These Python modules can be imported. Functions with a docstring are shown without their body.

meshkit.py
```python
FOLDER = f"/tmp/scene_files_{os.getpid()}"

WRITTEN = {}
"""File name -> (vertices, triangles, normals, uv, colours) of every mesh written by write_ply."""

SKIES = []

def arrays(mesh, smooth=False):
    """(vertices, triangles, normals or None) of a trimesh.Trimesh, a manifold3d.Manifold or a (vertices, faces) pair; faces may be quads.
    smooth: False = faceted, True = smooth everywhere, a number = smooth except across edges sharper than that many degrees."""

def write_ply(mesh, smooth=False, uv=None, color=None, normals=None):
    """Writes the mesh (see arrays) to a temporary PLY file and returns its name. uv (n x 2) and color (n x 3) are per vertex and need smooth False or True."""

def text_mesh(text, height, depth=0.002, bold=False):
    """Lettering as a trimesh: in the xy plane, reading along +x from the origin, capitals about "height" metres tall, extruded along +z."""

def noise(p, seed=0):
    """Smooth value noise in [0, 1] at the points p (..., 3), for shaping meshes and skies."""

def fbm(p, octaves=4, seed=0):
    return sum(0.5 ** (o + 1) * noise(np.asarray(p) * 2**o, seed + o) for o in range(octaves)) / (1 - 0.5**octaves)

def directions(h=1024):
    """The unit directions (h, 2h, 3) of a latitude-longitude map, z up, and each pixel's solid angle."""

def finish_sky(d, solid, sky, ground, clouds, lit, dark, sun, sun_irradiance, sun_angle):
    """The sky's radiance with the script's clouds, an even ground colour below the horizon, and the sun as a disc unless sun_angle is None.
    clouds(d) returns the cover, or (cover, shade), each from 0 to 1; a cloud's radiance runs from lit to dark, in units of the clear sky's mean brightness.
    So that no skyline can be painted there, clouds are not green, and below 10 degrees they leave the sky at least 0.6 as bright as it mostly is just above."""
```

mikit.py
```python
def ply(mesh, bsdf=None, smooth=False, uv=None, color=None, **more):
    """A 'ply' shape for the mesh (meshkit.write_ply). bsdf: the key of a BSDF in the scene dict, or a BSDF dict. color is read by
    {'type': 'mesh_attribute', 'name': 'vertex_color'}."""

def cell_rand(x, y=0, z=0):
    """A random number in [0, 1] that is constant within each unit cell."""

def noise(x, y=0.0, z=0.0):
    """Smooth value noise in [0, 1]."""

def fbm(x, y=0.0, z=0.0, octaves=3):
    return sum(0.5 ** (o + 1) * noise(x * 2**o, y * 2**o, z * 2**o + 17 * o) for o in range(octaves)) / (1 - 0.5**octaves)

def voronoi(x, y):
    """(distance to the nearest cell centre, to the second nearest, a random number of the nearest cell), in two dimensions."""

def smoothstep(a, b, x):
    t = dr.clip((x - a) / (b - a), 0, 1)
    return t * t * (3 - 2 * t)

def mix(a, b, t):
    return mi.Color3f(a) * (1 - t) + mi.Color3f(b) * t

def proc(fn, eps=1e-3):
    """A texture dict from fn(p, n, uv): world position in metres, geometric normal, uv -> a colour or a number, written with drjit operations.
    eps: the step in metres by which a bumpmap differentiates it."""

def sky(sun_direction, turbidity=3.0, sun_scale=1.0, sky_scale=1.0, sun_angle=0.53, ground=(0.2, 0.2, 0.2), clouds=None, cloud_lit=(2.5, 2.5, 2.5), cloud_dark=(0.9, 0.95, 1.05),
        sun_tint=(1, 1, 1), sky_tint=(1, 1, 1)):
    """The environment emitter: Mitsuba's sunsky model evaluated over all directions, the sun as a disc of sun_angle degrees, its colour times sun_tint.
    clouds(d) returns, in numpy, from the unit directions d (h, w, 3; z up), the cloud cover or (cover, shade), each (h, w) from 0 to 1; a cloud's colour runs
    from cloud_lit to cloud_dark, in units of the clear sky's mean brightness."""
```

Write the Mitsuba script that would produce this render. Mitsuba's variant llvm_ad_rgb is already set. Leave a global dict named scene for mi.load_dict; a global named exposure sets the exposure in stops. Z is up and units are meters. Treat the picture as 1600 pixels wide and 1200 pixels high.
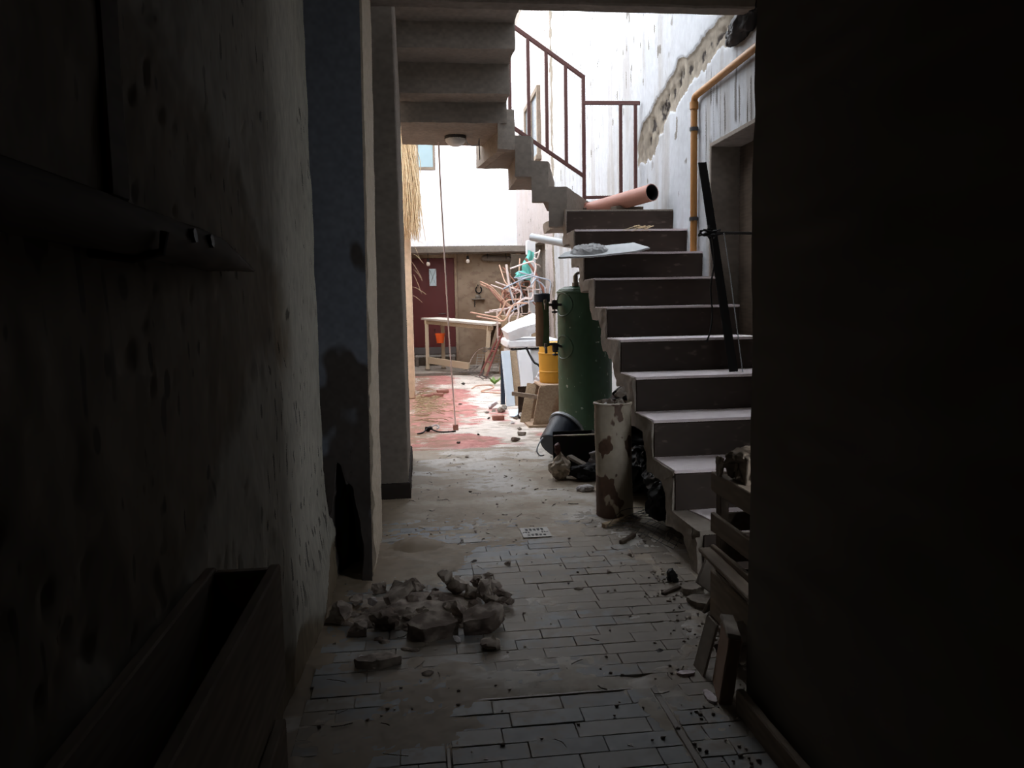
import math
import numpy as np, trimesh, manifold3d as m3d, mitsuba as mi, drjit as dr
import mikit, meshkit
from mikit import noise, fbm, voronoi, smoothstep, mix, cell_rand, proc
from shapely.geometry import Polygon, box as sbox

T = mi.ScalarTransform4f
scene, labels = {}, {}

# ------------------------------------------------------------------ camera, sky, exposure
CAM = np.array([0.0, 0.0, 1.169])
FWD = np.array([0.11502425, 0.98825596, -0.10059611])
UP = np.array([0.03026782, 0.09773446, 0.99475215])
scene['camera'] = {'type': 'perspective', 'fov': 66.51, 'fov_axis': 'x', 'near_clip': 0.02,
                   'to_world': T().look_at(origin=CAM.tolist(), target=(CAM + FWD).tolist(), up=UP.tolist())}


def overcast(d):
    x, y, z = d[..., 0], d[..., 1], np.maximum(d[..., 2], 0.05)
    n = meshkit.fbm(np.stack([x / z * 0.5 + 7, y / z * 0.5 + 3, 0 * z], -1), 4, seed=5)
    return np.ones_like(n), np.clip(n * 0.6 - 0.1, 0, 1)


scene['sky'] = mikit.sky((0.35, 0.25, 0.9), turbidity=4.0, sun_scale=0.0, sky_scale=1.0, clouds=overcast,
                         cloud_lit=(0.97, 1.0, 1.05), cloud_dark=(0.78, 0.82, 0.88), ground=(0.25, 0.24, 0.22))
exposure = 5.52

# ------------------------------------------------------------------ helpers
RNG = np.random.default_rng(7)
used = {}


def nm(name):
    """The next free key of that name."""
    k = used.get(name, 0)
    used[name] = k + 1
    return name if k == 0 else f'{name}_{k:03d}'


def put(name, mesh, mat, parent=None, smooth=False, uv=None, label=None, cat=None, group=None, kind=None):
    key = nm(name if parent is None else parent + '__' + name)
    scene[key] = mikit.ply(mesh, mat, smooth=smooth, uv=uv)
    info(key, label, cat, group, kind)
    return key


def info(key, label=None, cat=None, group=None, kind=None):
    d = {k: v for k, v in (('label', label), ('category', cat), ('group', group), ('kind', kind)) if v}
    if d:
        labels[key] = d


def thing(name, label, cat, group=None):
    key = nm(name)
    info(key, label, cat, group)
    return key


def rotm(ax, deg):
    return trimesh.transformations.rotation_matrix(math.radians(deg), ax)[:3, :3]


def rz(d): return rotm([0, 0, 1], d)
def rx(d): return rotm([1, 0, 0], d)
def ry(d): return rotm([0, 1, 0], d)


def cbox(c, s, b=0.004, R=None):
    """A chamfered box: centre, size, chamfer, rotation."""
    h = np.array(s, float) / 2
    b = min(b, h.min() * 0.8)
    pts = []
    for sx in (-1, 1):
        for sy in (-1, 1):
            for sz in (-1, 1):
                q = np.array([sx, sy, sz]) * h
                for a in range(3):
                    w = q - b * np.array([sx, sy, sz])
                    w[a] = q[a]
                    pts.append(w)
    m = trimesh.convex.convex_hull(np.array(pts))
    v = m.vertices
    if R is not None:
        v = v @ np.asarray(R).T
    return trimesh.Trimesh(v + np.array(c), m.faces, process=False)


def bx(lo, hi, b=0.004):
    lo, hi = np.array(lo, float), np.array(hi, float)
    return cbox((lo + hi) / 2, hi - lo, b)


def plank(p0, p1, w, t, up=(0, 0, 1), b=0.003, seed=None):
    """A board from p0 to p1: w across, t along up."""
    p0, p1 = np.array(p0, float), np.array(p1, float)
    d = p1 - p0
    L = np.linalg.norm(d)
    d /= L
    u = np.array(up, float) - d * np.dot(up, d)
    u /= np.linalg.norm(u)
    R = np.stack([d, np.cross(u, d), u], 1)
    return cbox((p0 + p1) / 2, (L, w, t), b, R)


def smoothpath(P, n=6):
    P = np.array(P, float)
    if len(P) < 3:
        return P
    out = []
    Q = np.vstack([2 * P[0] - P[1], P, 2 * P[-1] - P[-2]])
    for i in range(1, len(Q) - 2):
        a, b, c, d = Q[i - 1:i + 3]
        for t in np.arange(n) / n:
            out.append(0.5 * (2 * b + (c - a) * t + (2 * a - 5 * b + 4 * c - d) * t * t + (3 * b - a - 3 * c + d) * t ** 3))
    out.append(P[-1])
    return np.array(out)


def filleted(P, r=0.04, n=4):
    """A polyline with its corners rounded, as bent tube is."""
    P = np.array(P, float)
    out = [P[0]]
    for a, b, c in zip(P[:-2], P[1:-1], P[2:]):
        la, lc = np.linalg.norm(a - b), np.linalg.norm(c - b)
        k = min(r, la * 0.45, lc * 0.45)
        s, e = b + (a - b) / la * k, b + (c - b) / lc * k
        for t in np.linspace(0, 1, n + 1):
            out.append((1 - t) ** 2 * s + 2 * t * (1 - t) * b + t * t * e)
    out.append(P[-1])
    return np.array(out)


def tube(P, r, n=8, cap=True):
    P = np.array(P, float)
    r = np.broadcast_to(np.asarray(r, float), (len(P),))
    t = np.gradient(P, axis=0)
    t /= np.linalg.norm(t, axis=1, keepdims=True) + 1e-12
    a = np.cross(t[0], [0, 0, 1.0] if abs(t[0][2]) < 0.9 else [1.0, 0, 0])
    A = []
    for k in range(len(P)):
        a = a - t[k] * np.dot(a, t[k])
        a /= np.linalg.norm(a) + 1e-12
        A.append(a)
    A = np.array(A)
    B = np.cross(t, A)
    th = np.arange(n) * 2 * np.pi / n
    V = P[:, None] + r[:, None, None] * (np.cos(th)[None, :, None] * A[:, None] + np.sin(th)[None, :, None] * B[:, None])
    V = V.reshape(-1, 3)
    F = []
    for i in range(len(P) - 1):
        for j in range(n):
            a0, b0 = i * n + j, i * n + (j + 1) % n
            F += [[a0, b0, b0 + n], [a0, b0 + n, a0 + n]]
    if cap:
        V = np.vstack([V, P[:1], P[-1:]])
        c0, c1, o = len(V) - 2, len(V) - 1, (len(P) - 1) * n
        for j in range(n):
            F += [[c0, (j + 1) % n, j], [c1, o + j, o + (j + 1) % n]]
    return trimesh.Trimesh(V, np.array(F), process=False)


def lathe(prof, c=(0, 0, 0), n=32, R=None):
    m = trimesh.creation.revolve(np.array(prof, float), sections=n)
    v = m.vertices if R is None else m.vertices @ np.asarray(R).T
    return trimesh.Trimesh(v + np.array(c), m.faces, process=False)


def join(*ms):
    return trimesh.util.concatenate([m for m in ms])


def prism(poly, lo, hi, axis='x'):
    """A polygon extruded: axis x: the polygon lies in (y, z); y: (x, z); z: (x, y)."""
    if not isinstance(poly, Polygon):
        poly = Polygon(poly)
    m = trimesh.creation.extrude_polygon(poly, hi - lo, engine='earcut')
    v = m.vertices
    if axis == 'x':
        v = np.stack([v[:, 2] + lo, v[:, 0], v[:, 1]], 1)
    elif axis == 'y':
        v = np.stack([v[:, 0], v[:, 2] + lo, v[:, 1]], 1)
    else:
        v = np.stack([v[:, 0], v[:, 1], v[:, 2] + lo], 1)
    m = trimesh.Trimesh(v, m.faces, process=True)
    if m.volume < 0:
        m.invert()
    return m


def refine(m, L):
    M = m3d.Manifold(m3d.Mesh(np.asarray(m.vertices, np.float32), np.asarray(m.faces, np.uint32)))
    M = M.refine_to_length(L).to_mesh()
    return trimesh.Trimesh(M.vert_properties[:, :3], M.tri_verts, process=False)


def rough(m, amp, freq, seed=0, L=None, octaves=4):
    """Displaces the mesh by noise, the same at shared corners, so it stays closed."""
    if L:
        m = refine(m, L)
    v = np.array(m.vertices, float)
    d = np.stack([meshkit.fbm(v * freq + 31.7 * k + 100, octaves, seed + k) - 0.5 for k in range(3)], 1)
    return trimesh.Trimesh(v + 2 * amp * d, m.faces, process=False)


def rock(c, s, seed, flat=1.0, sub=3, R=None):
    """A broken lump: the hull of a few random points, split up and pitted, so that it keeps flat broken faces and sharp arrises."""
    g = np.random.default_rng(seed)
    q = g.normal(size=(13, 3))
    q /= np.linalg.norm(q, axis=1, keepdims=True)
    q *= g.uniform(.75, 1.0, (13, 1))
    m = trimesh.convex.convex_hull(q)
    m = refine(m, {2: .42, 3: .24, 4: .15}[sub])
    v = np.array(m.vertices)
    v *= np.array(s) / 2 / np.abs(v).max(0)
    k = 1 / max(s)
    n = np.stack([meshkit.fbm(v * k * 7 + 50 + 9 * a, 4, seed + a) for a in range(3)], 1) - 0.5
    v += n * np.array(s).mean() * 0.30
    v = v @ (rz(g.uniform(0, 360)) if R is None else np.asarray(R)).T
    v += np.array(c) - [0, 0, v[:, 2].min()]
    return trimesh.Trimesh(v, m.faces, process=False)


def slabrock(c, sx, sy, t, seed, rot=None, n=9):
    """A flat broken piece of concrete or tile: an irregular polygon with ragged edges."""
    g = np.random.default_rng(seed)
    a = np.sort(g.uniform(0, 2 * np.pi, n)) * 0.35 + np.linspace(0, 2 * np.pi, n, endpoint=False) * 0.65 + 0.3
    r = g.uniform(0.72, 1.05, n)
    P = np.stack([np.cos(a) * r * sx / 2, np.sin(a) * r * sy / 2], 1)
    m = prism(P, 0, t, 'z')
    m = rough(m, min(sx, sy) * 0.07, 4.0 / min(sx, sy), seed, L=max(sx, sy) / 22)
    m = rough(m, min(sx, sy) * 0.03, 14.0 / min(sx, sy), seed + 5)
    v = m.vertices if rot is None else m.vertices @ np.asarray(rot).T
    v = v + np.array(c) - [0, 0, v[:, 2].min()]
    return trimesh.Trimesh(v, m.faces, process=False)


def gridsheet(o, u, v, nu, nv, disp):
    """A sheet o + s*u + t*v, displaced by disp(points) -> offsets; returns the mesh, s and t."""
    s, t = np.meshgrid(np.linspace(0, 1, nu + 1), np.linspace(0, 1, nv + 1), indexing='ij')
    P = np.array(o) + s[..., None] * np.array(u, float) + t[..., None] * np.array(v, float)
    P = P.reshape(-1, 3)
    P = P + disp(P)
    i, j = np.meshgrid(np.arange(nu), np.arange(nv), indexing='ij')
    a = (i * (nv + 1) + j).ravel()
    F = np.stack([a, a + nv + 1, a + nv + 2, a + 1], 1)
    F = np.vstack([F[:, [0, 1, 2]], F[:, [0, 2, 3]]])
    return trimesh.Trimesh(P, F, process=False)


def sstep(a, b, x):
    t = np.clip((x - a) / (b - a), 0, 1)
    return t * t * (3 - 2 * t)


# ------------------------------------------------------------------ materials
def lin(r, g, b):
    return [((c / 255 + 0.055) / 1.055) ** 2.4 if c > 10 else c / 255 / 12.92 for c in (r, g, b)]


def mat(key, col, rough=0.85, spec=0.25, metallic=0.0, bump=None, scale=1.0, **more):
    c = proc(col) if callable(col) else {'type': 'rgb', 'value': list(col)}
    b = {'type': 'principled', 'base_color': c, 'roughness': rough, 'specular': spec, 'metallic': metallic, **more}
    if bump:
        b = {'type': 'bumpmap', 'arbitrary': proc(bump, eps=2e-3), 'scale': scale, 'bsdf': b}
    scene[key] = {'type': 'twosided', 'bsdf': b}
    return key


def plaster_old(p, n, uv):
    """Left corridor wall: grey lime wash, brown where it has peeled (uv.x), pits."""
    a = fbm(p.x * 3 + p.y * 2.2, p.y * 1.1 + 5, p.z * 2.4, 4)
    f = fbm(p.y * 34, p.z * 20, p.x * 30, 3)
    c = mix(lin(132, 129, 120), lin(160, 156, 146), a)
    c = mix(c, lin(104, 91, 73), smoothstep(0.25, 0.8, uv.x) * (0.65 + 0.5 * a))
    pit = smoothstep(0.70, 0.78, noise(p.y * 44, p.z * 20, p.x * 20)) * smoothstep(0.42, 0.6, fbm(p.y * 2.2, p.z * 2.2, 4.0, 2))
    return c * (0.72 + 0.5 * f) * (1 - 0.6 * pit)


def plaster_court(p, n, uv):
    """Stair and courtyard wall: blue white wash, tan render where broken (uv.x), run marks and pits."""
    a = fbm(p.y * 1.3, p.z * 0.8, p.x, 4)
    st = fbm(p.y * 9, p.z * 0.9 + 3, p.x * 9, 4)
    f = fbm(p.y * 30, p.z * 22, p.x * 30, 3)
    c = mix(lin(156, 159, 162), lin(172, 175, 179), a)
    c = mix(c, lin(136, 130, 122), smoothstep(0.52, 0.72, st) * 0.5)
    c = mix(c, lin(164, 148, 140), smoothstep(11.6, 11.75, p.y) * 0.6)
    pit = smoothstep(0.74, 0.80, noise(p.y * 24, p.z * 9 + 7, p.x * 20)) * smoothstep(0.4, 0.6, fbm(p.y * 1.7, p.z * 1.2 + 9, 0.0, 2))
    c = mix(c, lin(110, 106, 100), pit)
    run = smoothstep(0.60, 0.76, noise(p.y * 42, p.z * 1.3 + 2, 0.0)) * smoothstep(5.75, 5.3, p.y) * smoothstep(2.12, 2.4, p.z + 0.3 * a) * smoothstep(2.95, 2.75, p.z)
    run = run * smoothstep(0.36, 0.58, noise(p.y * 17 + 3, p.z * 5, 0.0))
    c = mix(c, lin(74, 68, 62), run * 0.8)
    br = smoothstep(0.3, 0.55, uv.x)
    c = mix(c, mix(lin(104, 96, 84), lin(132, 124, 112), f), br)
    c = mix(c, lin(46, 40, 36), smoothstep(0.5, 0.9, uv.y) * smoothstep(0.35, 0.6, f + 0.3 * uv.y))
    return c * (0.85 + 0.28 * f)


def concrete(p, n, uv):
    a = fbm(p.x * 4, p.y * 4, p.z * 4, 4)
    f = fbm(p.x * 40, p.y * 40, p.z * 40, 3)
    c = mix(lin(118, 110, 101), lin(148, 140, 131), a)
    return c * (0.78 + 0.4 * f)


def concrete_dark(p, n, uv):
    a = fbm(p.x * 3, p.y * 3, p.z * 5, 4)
    f = fbm(p.x * 36, p.y * 36, p.z * 36, 3)
    c = mix(lin(104, 96, 89), lin(132, 124, 115), a)
    return c * (0.78 + 0.4 * f)


def pier_paint(p, n, uv):
    """Blue grey paint with dark damp blotches low down and render showing on the flank."""
    a = fbm(p.x * 7, p.y * 5, p.z * 4, 4)
    f = fbm(p.x * 50, p.y * 40, p.z * 40, 2)
    c = mix(lin(86, 91, 100), lin(106, 110, 118), a)
    bare = smoothstep(0.48, 0.56, fbm(p.x * 6 + 4, p.y * 5, p.z * 3.4, 3) + 0.28 - 0.35 * p.z)
    c = mix(c, lin(62, 57, 54), bare)
    c = mix(c, lin(170, 158, 142), smoothstep(-0.216, -0.212, p.x - (p.z - 1.4) * 0.014))
    return c * (0.8 + 0.35 * f)


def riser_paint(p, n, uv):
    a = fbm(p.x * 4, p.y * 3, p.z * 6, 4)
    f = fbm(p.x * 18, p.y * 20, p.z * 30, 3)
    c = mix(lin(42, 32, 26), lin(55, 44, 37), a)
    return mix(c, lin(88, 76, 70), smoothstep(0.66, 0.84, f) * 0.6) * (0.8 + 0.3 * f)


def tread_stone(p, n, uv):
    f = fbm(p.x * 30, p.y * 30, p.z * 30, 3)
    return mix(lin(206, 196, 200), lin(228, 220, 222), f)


def dusty_floor(p, n, uv):
    a = fbm(p.x * 2.2 + 3, p.y * 1.6, 0.0, 5)
    f = fbm(p.x * 26, p.y * 26, 0.0, 4)
    c = mix(lin(150, 140, 124), lin(184, 180, 174), smoothstep(0.3, 0.7, a))
    c = mix(c, lin(122, 108, 92), smoothstep(0.48, 0.8, f) * 0.5)
    c = mix(c, lin(132, 117, 98), smoothstep(0.40, 0.62, fbm(p.x * 5 + 2, p.y * 7, 1.0, 4) + 0.22 * smoothstep(0.45, -0.1, p.x) - 0.10 * smoothstep(4.2, 5.2, p.y)) * 0.75)
    return c * (0.82 + 0.3 * f)


def make_tile(k):
    cols = [((124, 127, 128), (142, 145, 147)), ((134, 132, 127), (150, 150, 148)), ((112, 114, 115), (132, 134, 136))][k]

    def tile(p, n, uv):
        a = fbm(p.x * 2.2 + 3, p.y * 1.6, 0.0, 5)
        f = fbm(p.x * 30, p.y * 30, 0.0, 4)
        c = mix(lin(*cols[0]), lin(*cols[1]), f)
        b = fbm(p.x * 6 + 1, p.y * 9, 3.0, 4)
        dirt = smoothstep(0.36, 0.58, 0.6 * a + 0.4 * b + 0.35 * (f - 0.5))
        return mix(c, lin(124, 112, 96), dirt * 0.8) * (0.85 + 0.3 * b)
    return tile


def red_floor(p, n, uv):
    """Red floor paint, worn through to pale screed and strewn with earth; glare painted pale to the right."""
    a = fbm(p.x * 2.4, p.y * 1.5 + 4, 0.0, 5)
    f = fbm(p.x * 22, p.y * 22, 0.0, 4)
    s = fbm(p.x * 5 + 9, p.y * 14, 0.0, 4)
    c = mix(lin(164, 106, 101), lin(182, 134, 129), f)
    c = mix(c, lin(202, 194, 186), smoothstep(0.50, 0.62, a + 0.25 * (s - 0.5) - 0.06 + 0.34 * smoothstep(0.25, 0.8, p.x)))  # last term whitens the right side, overexposed daylight put into the colour
    c = mix(c, lin(128, 110, 92), smoothstep(0.54, 0.68, s) * 0.55)
    c = mix(c, lin(118, 98, 78), smoothstep(0.35, 0.0, p.x) * smoothstep(0.4, 0.6, f + 0.1) * 0.8)
    edge = smoothstep(6.45, 6.15, p.y + 0.5 * (s - 0.5))
    return mix(c, lin(178, 172, 166), edge) * (0.8 + 0.35 * f)


def wood_fn(ca, cb, k):
    def wood(p, n, uv):
        w = fbm(p.x * k, p.y * k, p.z * k, 4)
        g = noise(p.x * 90, p.y * 14, p.z * 90)
        return mix(lin(*ca), lin(*cb), w) * (0.75 + 0.4 * g)
    return wood


def grey_wall(p, n, uv):  # mottled grey brown, one tone over the whole wall
    a = fbm(p.x * 2, p.y * 2, p.z * 2, 4)
    r = noise(p.y * 3, p.z * 22 + 2 * a, 0.0)
    return mix(lin(98, 93, 86), lin(124, 118, 110), a) * (0.8 + 0.3 * r)


def tan_render(p, n, uv):
    a = fbm(p.x * 2.5, p.y * 2.5, p.z * 1.6, 4)
    f = fbm(p.x * 22, p.y * 22, p.z * 20, 3)
    return mix(lin(200, 172, 142), lin(214, 192, 166), a) * (0.82 + 0.3 * f)


def hut_render(p, n, uv):
    a = fbm(p.x * 2.5, p.y * 2.5, p.z * 2, 4)
    f = fbm(p.x * 14, p.y * 22, p.z * 14, 3)
    c = mix(lin(138, 116, 96), lin(172, 154, 134), smoothstep(0.3, 0.7, a))
    return mix(c, lin(112, 88, 72), smoothstep(0.5, 0.75, f) * 0.4)


mat('m_left', plaster_old)
mat('m_court', plaster_court)
mat('m_conc', concrete)
mat('m_concd', concrete_dark)
mat('m_pier', pier_paint)
mat('m_riser', riser_paint, rough=0.6)
mat('m_tread', tread_stone, rough=0.7)
mat('m_dust', dusty_floor, rough=0.68, spec=0.4)
for k in range(3):
    mat(f'm_tile{k}', make_tile(k), rough=0.58, spec=0.42)
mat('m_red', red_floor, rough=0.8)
mat('m_greywall', grey_wall)
mat('m_tan', tan_render)
mat('m_hut', hut_render)
mat('m_darkfoot', lin(48, 42, 38))
mat('m_white', lin(216, 218, 221))
mat('m_woodd', wood_fn((66, 56, 48), (92, 80, 68), 6))
mat('m_woodt', wood_fn((150, 128, 104), (178, 160, 136), 6))
mat('m_woodg', wood_fn((108, 96, 84), (136, 124, 110), 6))

# ------------------------------------------------------------------ the setting
LX = -0.42          # left corridor wall
RX = 0.90           # right corridor wall
SX0, SX1 = 1.153, 2.02   # the stair
H, D1, RUN = 0.19, 3.157, 0.327


def peel(y, z):
    """How far the lime wash of the left wall has come off."""
    n = meshkit.fbm(np.stack([y * 2.1, z * 2.1, 0 * y], -1), 5, 3)
    m = meshkit.fbm(np.stack([y * 9, z * 5, 0 * y], -1), 4, 8)
    lo = 1.62 - 0.28 * np.maximum(y - 1.3, 0) - 0.25 * np.maximum(y - 2.2, 0)
    hi = sstep(0.16, -0.16, z - lo + 0.5 * (n - 0.5)) * sstep(0.1, 0.45, z - 0.30 - 0.20 * np.minimum(y, 2.4) + 0.6 * (n - 0.5))
    return np.clip(hi * (0.55 + 0.9 * m) + sstep(0.22, 0.05, z + 0.3 * (n - 0.5)), 0, 1)


def left_disp(P):
    w = peel(P[:, 1], P[:, 2])
    q = P * [1, 1, 1]
    d = 0.020 * (meshkit.fbm(q * [1, 8, 4.5], 5, 1) - 0.5) + 0.02 * (meshkit.fbm(q * 1.3, 3, 2) - 0.5)
    d += -0.008 * sstep(0.35, 0.6, w)
    pits = sstep(0.70, 0.78, meshkit.noise(q * [1, 44, 20], 5)) * sstep(0.45, 0.6, meshkit.fbm(q * 2.2, 2, 9))
    d -= 0.006 * pits
    d += sstep(2.1, 3.0, P[:, 1]) * sstep(0.5, 0.0, P[:, 2]) * 0.05
    return np.stack([d, 0 * d, 0 * d], 1)


wl = gridsheet((LX, -0.2, 0), (0, 3.6, 0), (0, 0, 2.9), 260, 200, left_disp)
uvl = np.stack([peel(wl.vertices[:, 1], wl.vertices[:, 2]), np.zeros(len(wl.vertices))], 1)
put('wall_left', join(wl), 'm_left', smooth=True, uv=uvl, kind='structure', label='stained corridor wall with peeling grey lime wash on the left')
back = join(bx((LX - 0.3, -2.7, -0.1), (LX, -0.15, 3.0)), bx((LX - 0.3, -2.7, -0.1), (LX - 0.06, 6.0, 3.0)))
put('wall_left', back, 'm_greywall', kind='structure')
put('wall_back', bx((-0.8, -2.8, -0.1), (2.4, -2.6, 3.0)), 'm_greywall', kind='structure')


def right_disp(P):
    d = 0.012 * (meshkit.fbm(P * [1, 2.5, 9], 4, 21) - 0.5) + 0.02 * (meshkit.fbm(P * 1.5, 3, 4) - 0.5)
    return np.stack([d, 0 * d, 0 * d], 1)


wr = gridsheet((RX, 2.05, 0), (0, -2.4, 0), (0, 0, 2.9), 100, 120, right_disp)
put('wall_right', wr, 'm_greywall', smooth=True, kind='structure', label='dark bare corridor wall filling the right of the view')
put('wall_right', join(bx((RX + 0.02, -2.7, -0.1), (RX + 0.25, 2.04, 3.0)), bx((RX, -2.7, -0.1), (RX + 0.25, -0.3, 3.0))), 'm_greywall', kind='structure')

# the stair and courtyard wall, with a doorway recess
UPC = np.array([(4.2, 3.10), (5.0, 3.05), (5.2, 3.03), (5.98, 2.98), (6.29, 2.92), (6.9, 2.76), (7.15, 2.60)])
LOC = np.array([(4.2, 2.78), (4.88, 2.86), (5.3, 2.84), (5.76, 2.78), (6.2, 2.62), (6.83, 2.44), (7.15, 2.40)])


def band(y, z):
    n = meshkit.fbm(np.stack([y * 5, z * 5, 0 * y], -1), 4, 13) - 0.5
    n2 = meshkit.fbm(np.stack([y * 14, z * 9, 0 * y], -1), 3, 17) - 0.5
    u, l = np.interp(y, UPC[:, 0], UPC[:, 1]) + 0.16 * n, np.interp(y, LOC[:, 0], LOC[:, 1]) + 0.22 * n + 0.06 * n2
    inside = np.minimum(u - z, z - l)
    ok = sstep(7.22, 7.0, y + 0.3 * n)
    m = sstep(-0.012, 0.012, inside) * ok
    core = sstep(0.0, 0.35, 0.28 * sstep(5.9, 4.8, y) + 0.9 * n2 + 0.12) * m * sstep(0.03, 0.1, inside)
    low = 0 * sstep(0.60, 0.66, meshkit.fbm(np.stack([y * 3.5, z * 2.2, 0 * y + 4], -1), 4, 23)) * sstep(5.6, 5.2, y) * sstep(1.9, 2.2, z)
    far = sstep(0.12, 0.06, np.abs(y - 11.7 + 0.25 * n2 + 0.1 * n)) * 0.8
    return np.clip(np.maximum(m, np.maximum(0.7 * low, far)), 0, 1), np.clip(core + 0.6 * low, 0, 1)


def court_disp(P):
    y, z = P[:, 1], P[:, 2]
    m, c = band(y, z)
    d = 0.016 * (meshkit.fbm(P * [1, 3, 2], 4, 31) - 0.5) + 0.006 * (meshkit.fbm(P * [1, 14, 6], 3, 32) - 0.5)
    d += 0.018 * m + 0.05 * c * (1 - 2 * np.abs(meshkit.fbm(P * [1, 11, 9], 4, 33) - .5)) * meshkit.fbm(P * [1, 30, 30], 3, 34)
    d += sstep(11.8, 11.6, y) * 0.0
    return np.stack([d, 0 * d, 0 * d], 1)


def court_part(y0, y1, z0, z1, res):
    s = gridsheet((SX1, y0, z0), (0, y1 - y0, 0), (0, 0, z1 - z0), max(2, int((y1 - y0) / res)), max(2, int((z1 - z0) / res)), court_disp)
    return s


NY0, NY1, NZ0, NZ1 = 3.9, 5.28, 0.85, 2.22
RY0, RY1, RZ0, RZ1 = 12.45, 13.7, 0.0, 2.20
pieces = [court_part(1.9, NY0, 0, 3.6, .05), court_part(NY0, NY1, 0, NZ0, .05), court_part(NY0, NY1, NZ1, 3.6, .016), court_part(NY1, 7.6, 0, 3.6, .016),
          court_part(1.9, 7.6, 3.6, 6.6, .06), court_part(7.6, RY0, 0, 6.6, .045), court_part(RY0, RY1, RZ1, 6.6, .06), court_part(RY1, 16.2, 0, 6.6, .06)]
wc = join(*pieces)
bm = band(wc.vertices[:, 1], wc.vertices[:, 2])
put('wall_right', wc, 'm_court', smooth=True, uv=np.stack(bm, 1), kind='structure', label='tall whitewashed wall beside the stair with a broken band of render')
put('wall_right', join(bx((SX1 + 0.35, 1.8, -0.1), (SX1 + 0.5, 16.3, 6.6)), bx((SX1, 1.8, 6.55), (SX1 + 0.5, 16.3, 6.7))), 'm_conc', kind='structure')
# recess beside the stair: reveal, dark boarded leaf
dn = 'door_2'
put(dn, join(bx((SX1 - 0.004, NY1, NZ0), (SX1 + 0.36, NY1 + 0.03, NZ1 + 0.03)), bx((SX1 - 0.004, NY0, NZ1), (SX1 + 0.36, NY1 + 0.03, NZ1 + 0.03)), bx((SX1, NY0, NZ0 - .03), (SX1 + 0.36, NY1, NZ0))), 'm_concd',
    kind='structure', label='dark doorway recess in the wall beside the stair')
for k in range(5):
    w = (NY1 - NY0) / 5
    put('board', bx((SX1 + 0.20, NY0 + k * w + .003, NZ0), (SX1 + 0.235, NY0 + (k + 1) * w - .003, NZ1), .006), 'm_woodd', parent=dn)
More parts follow.
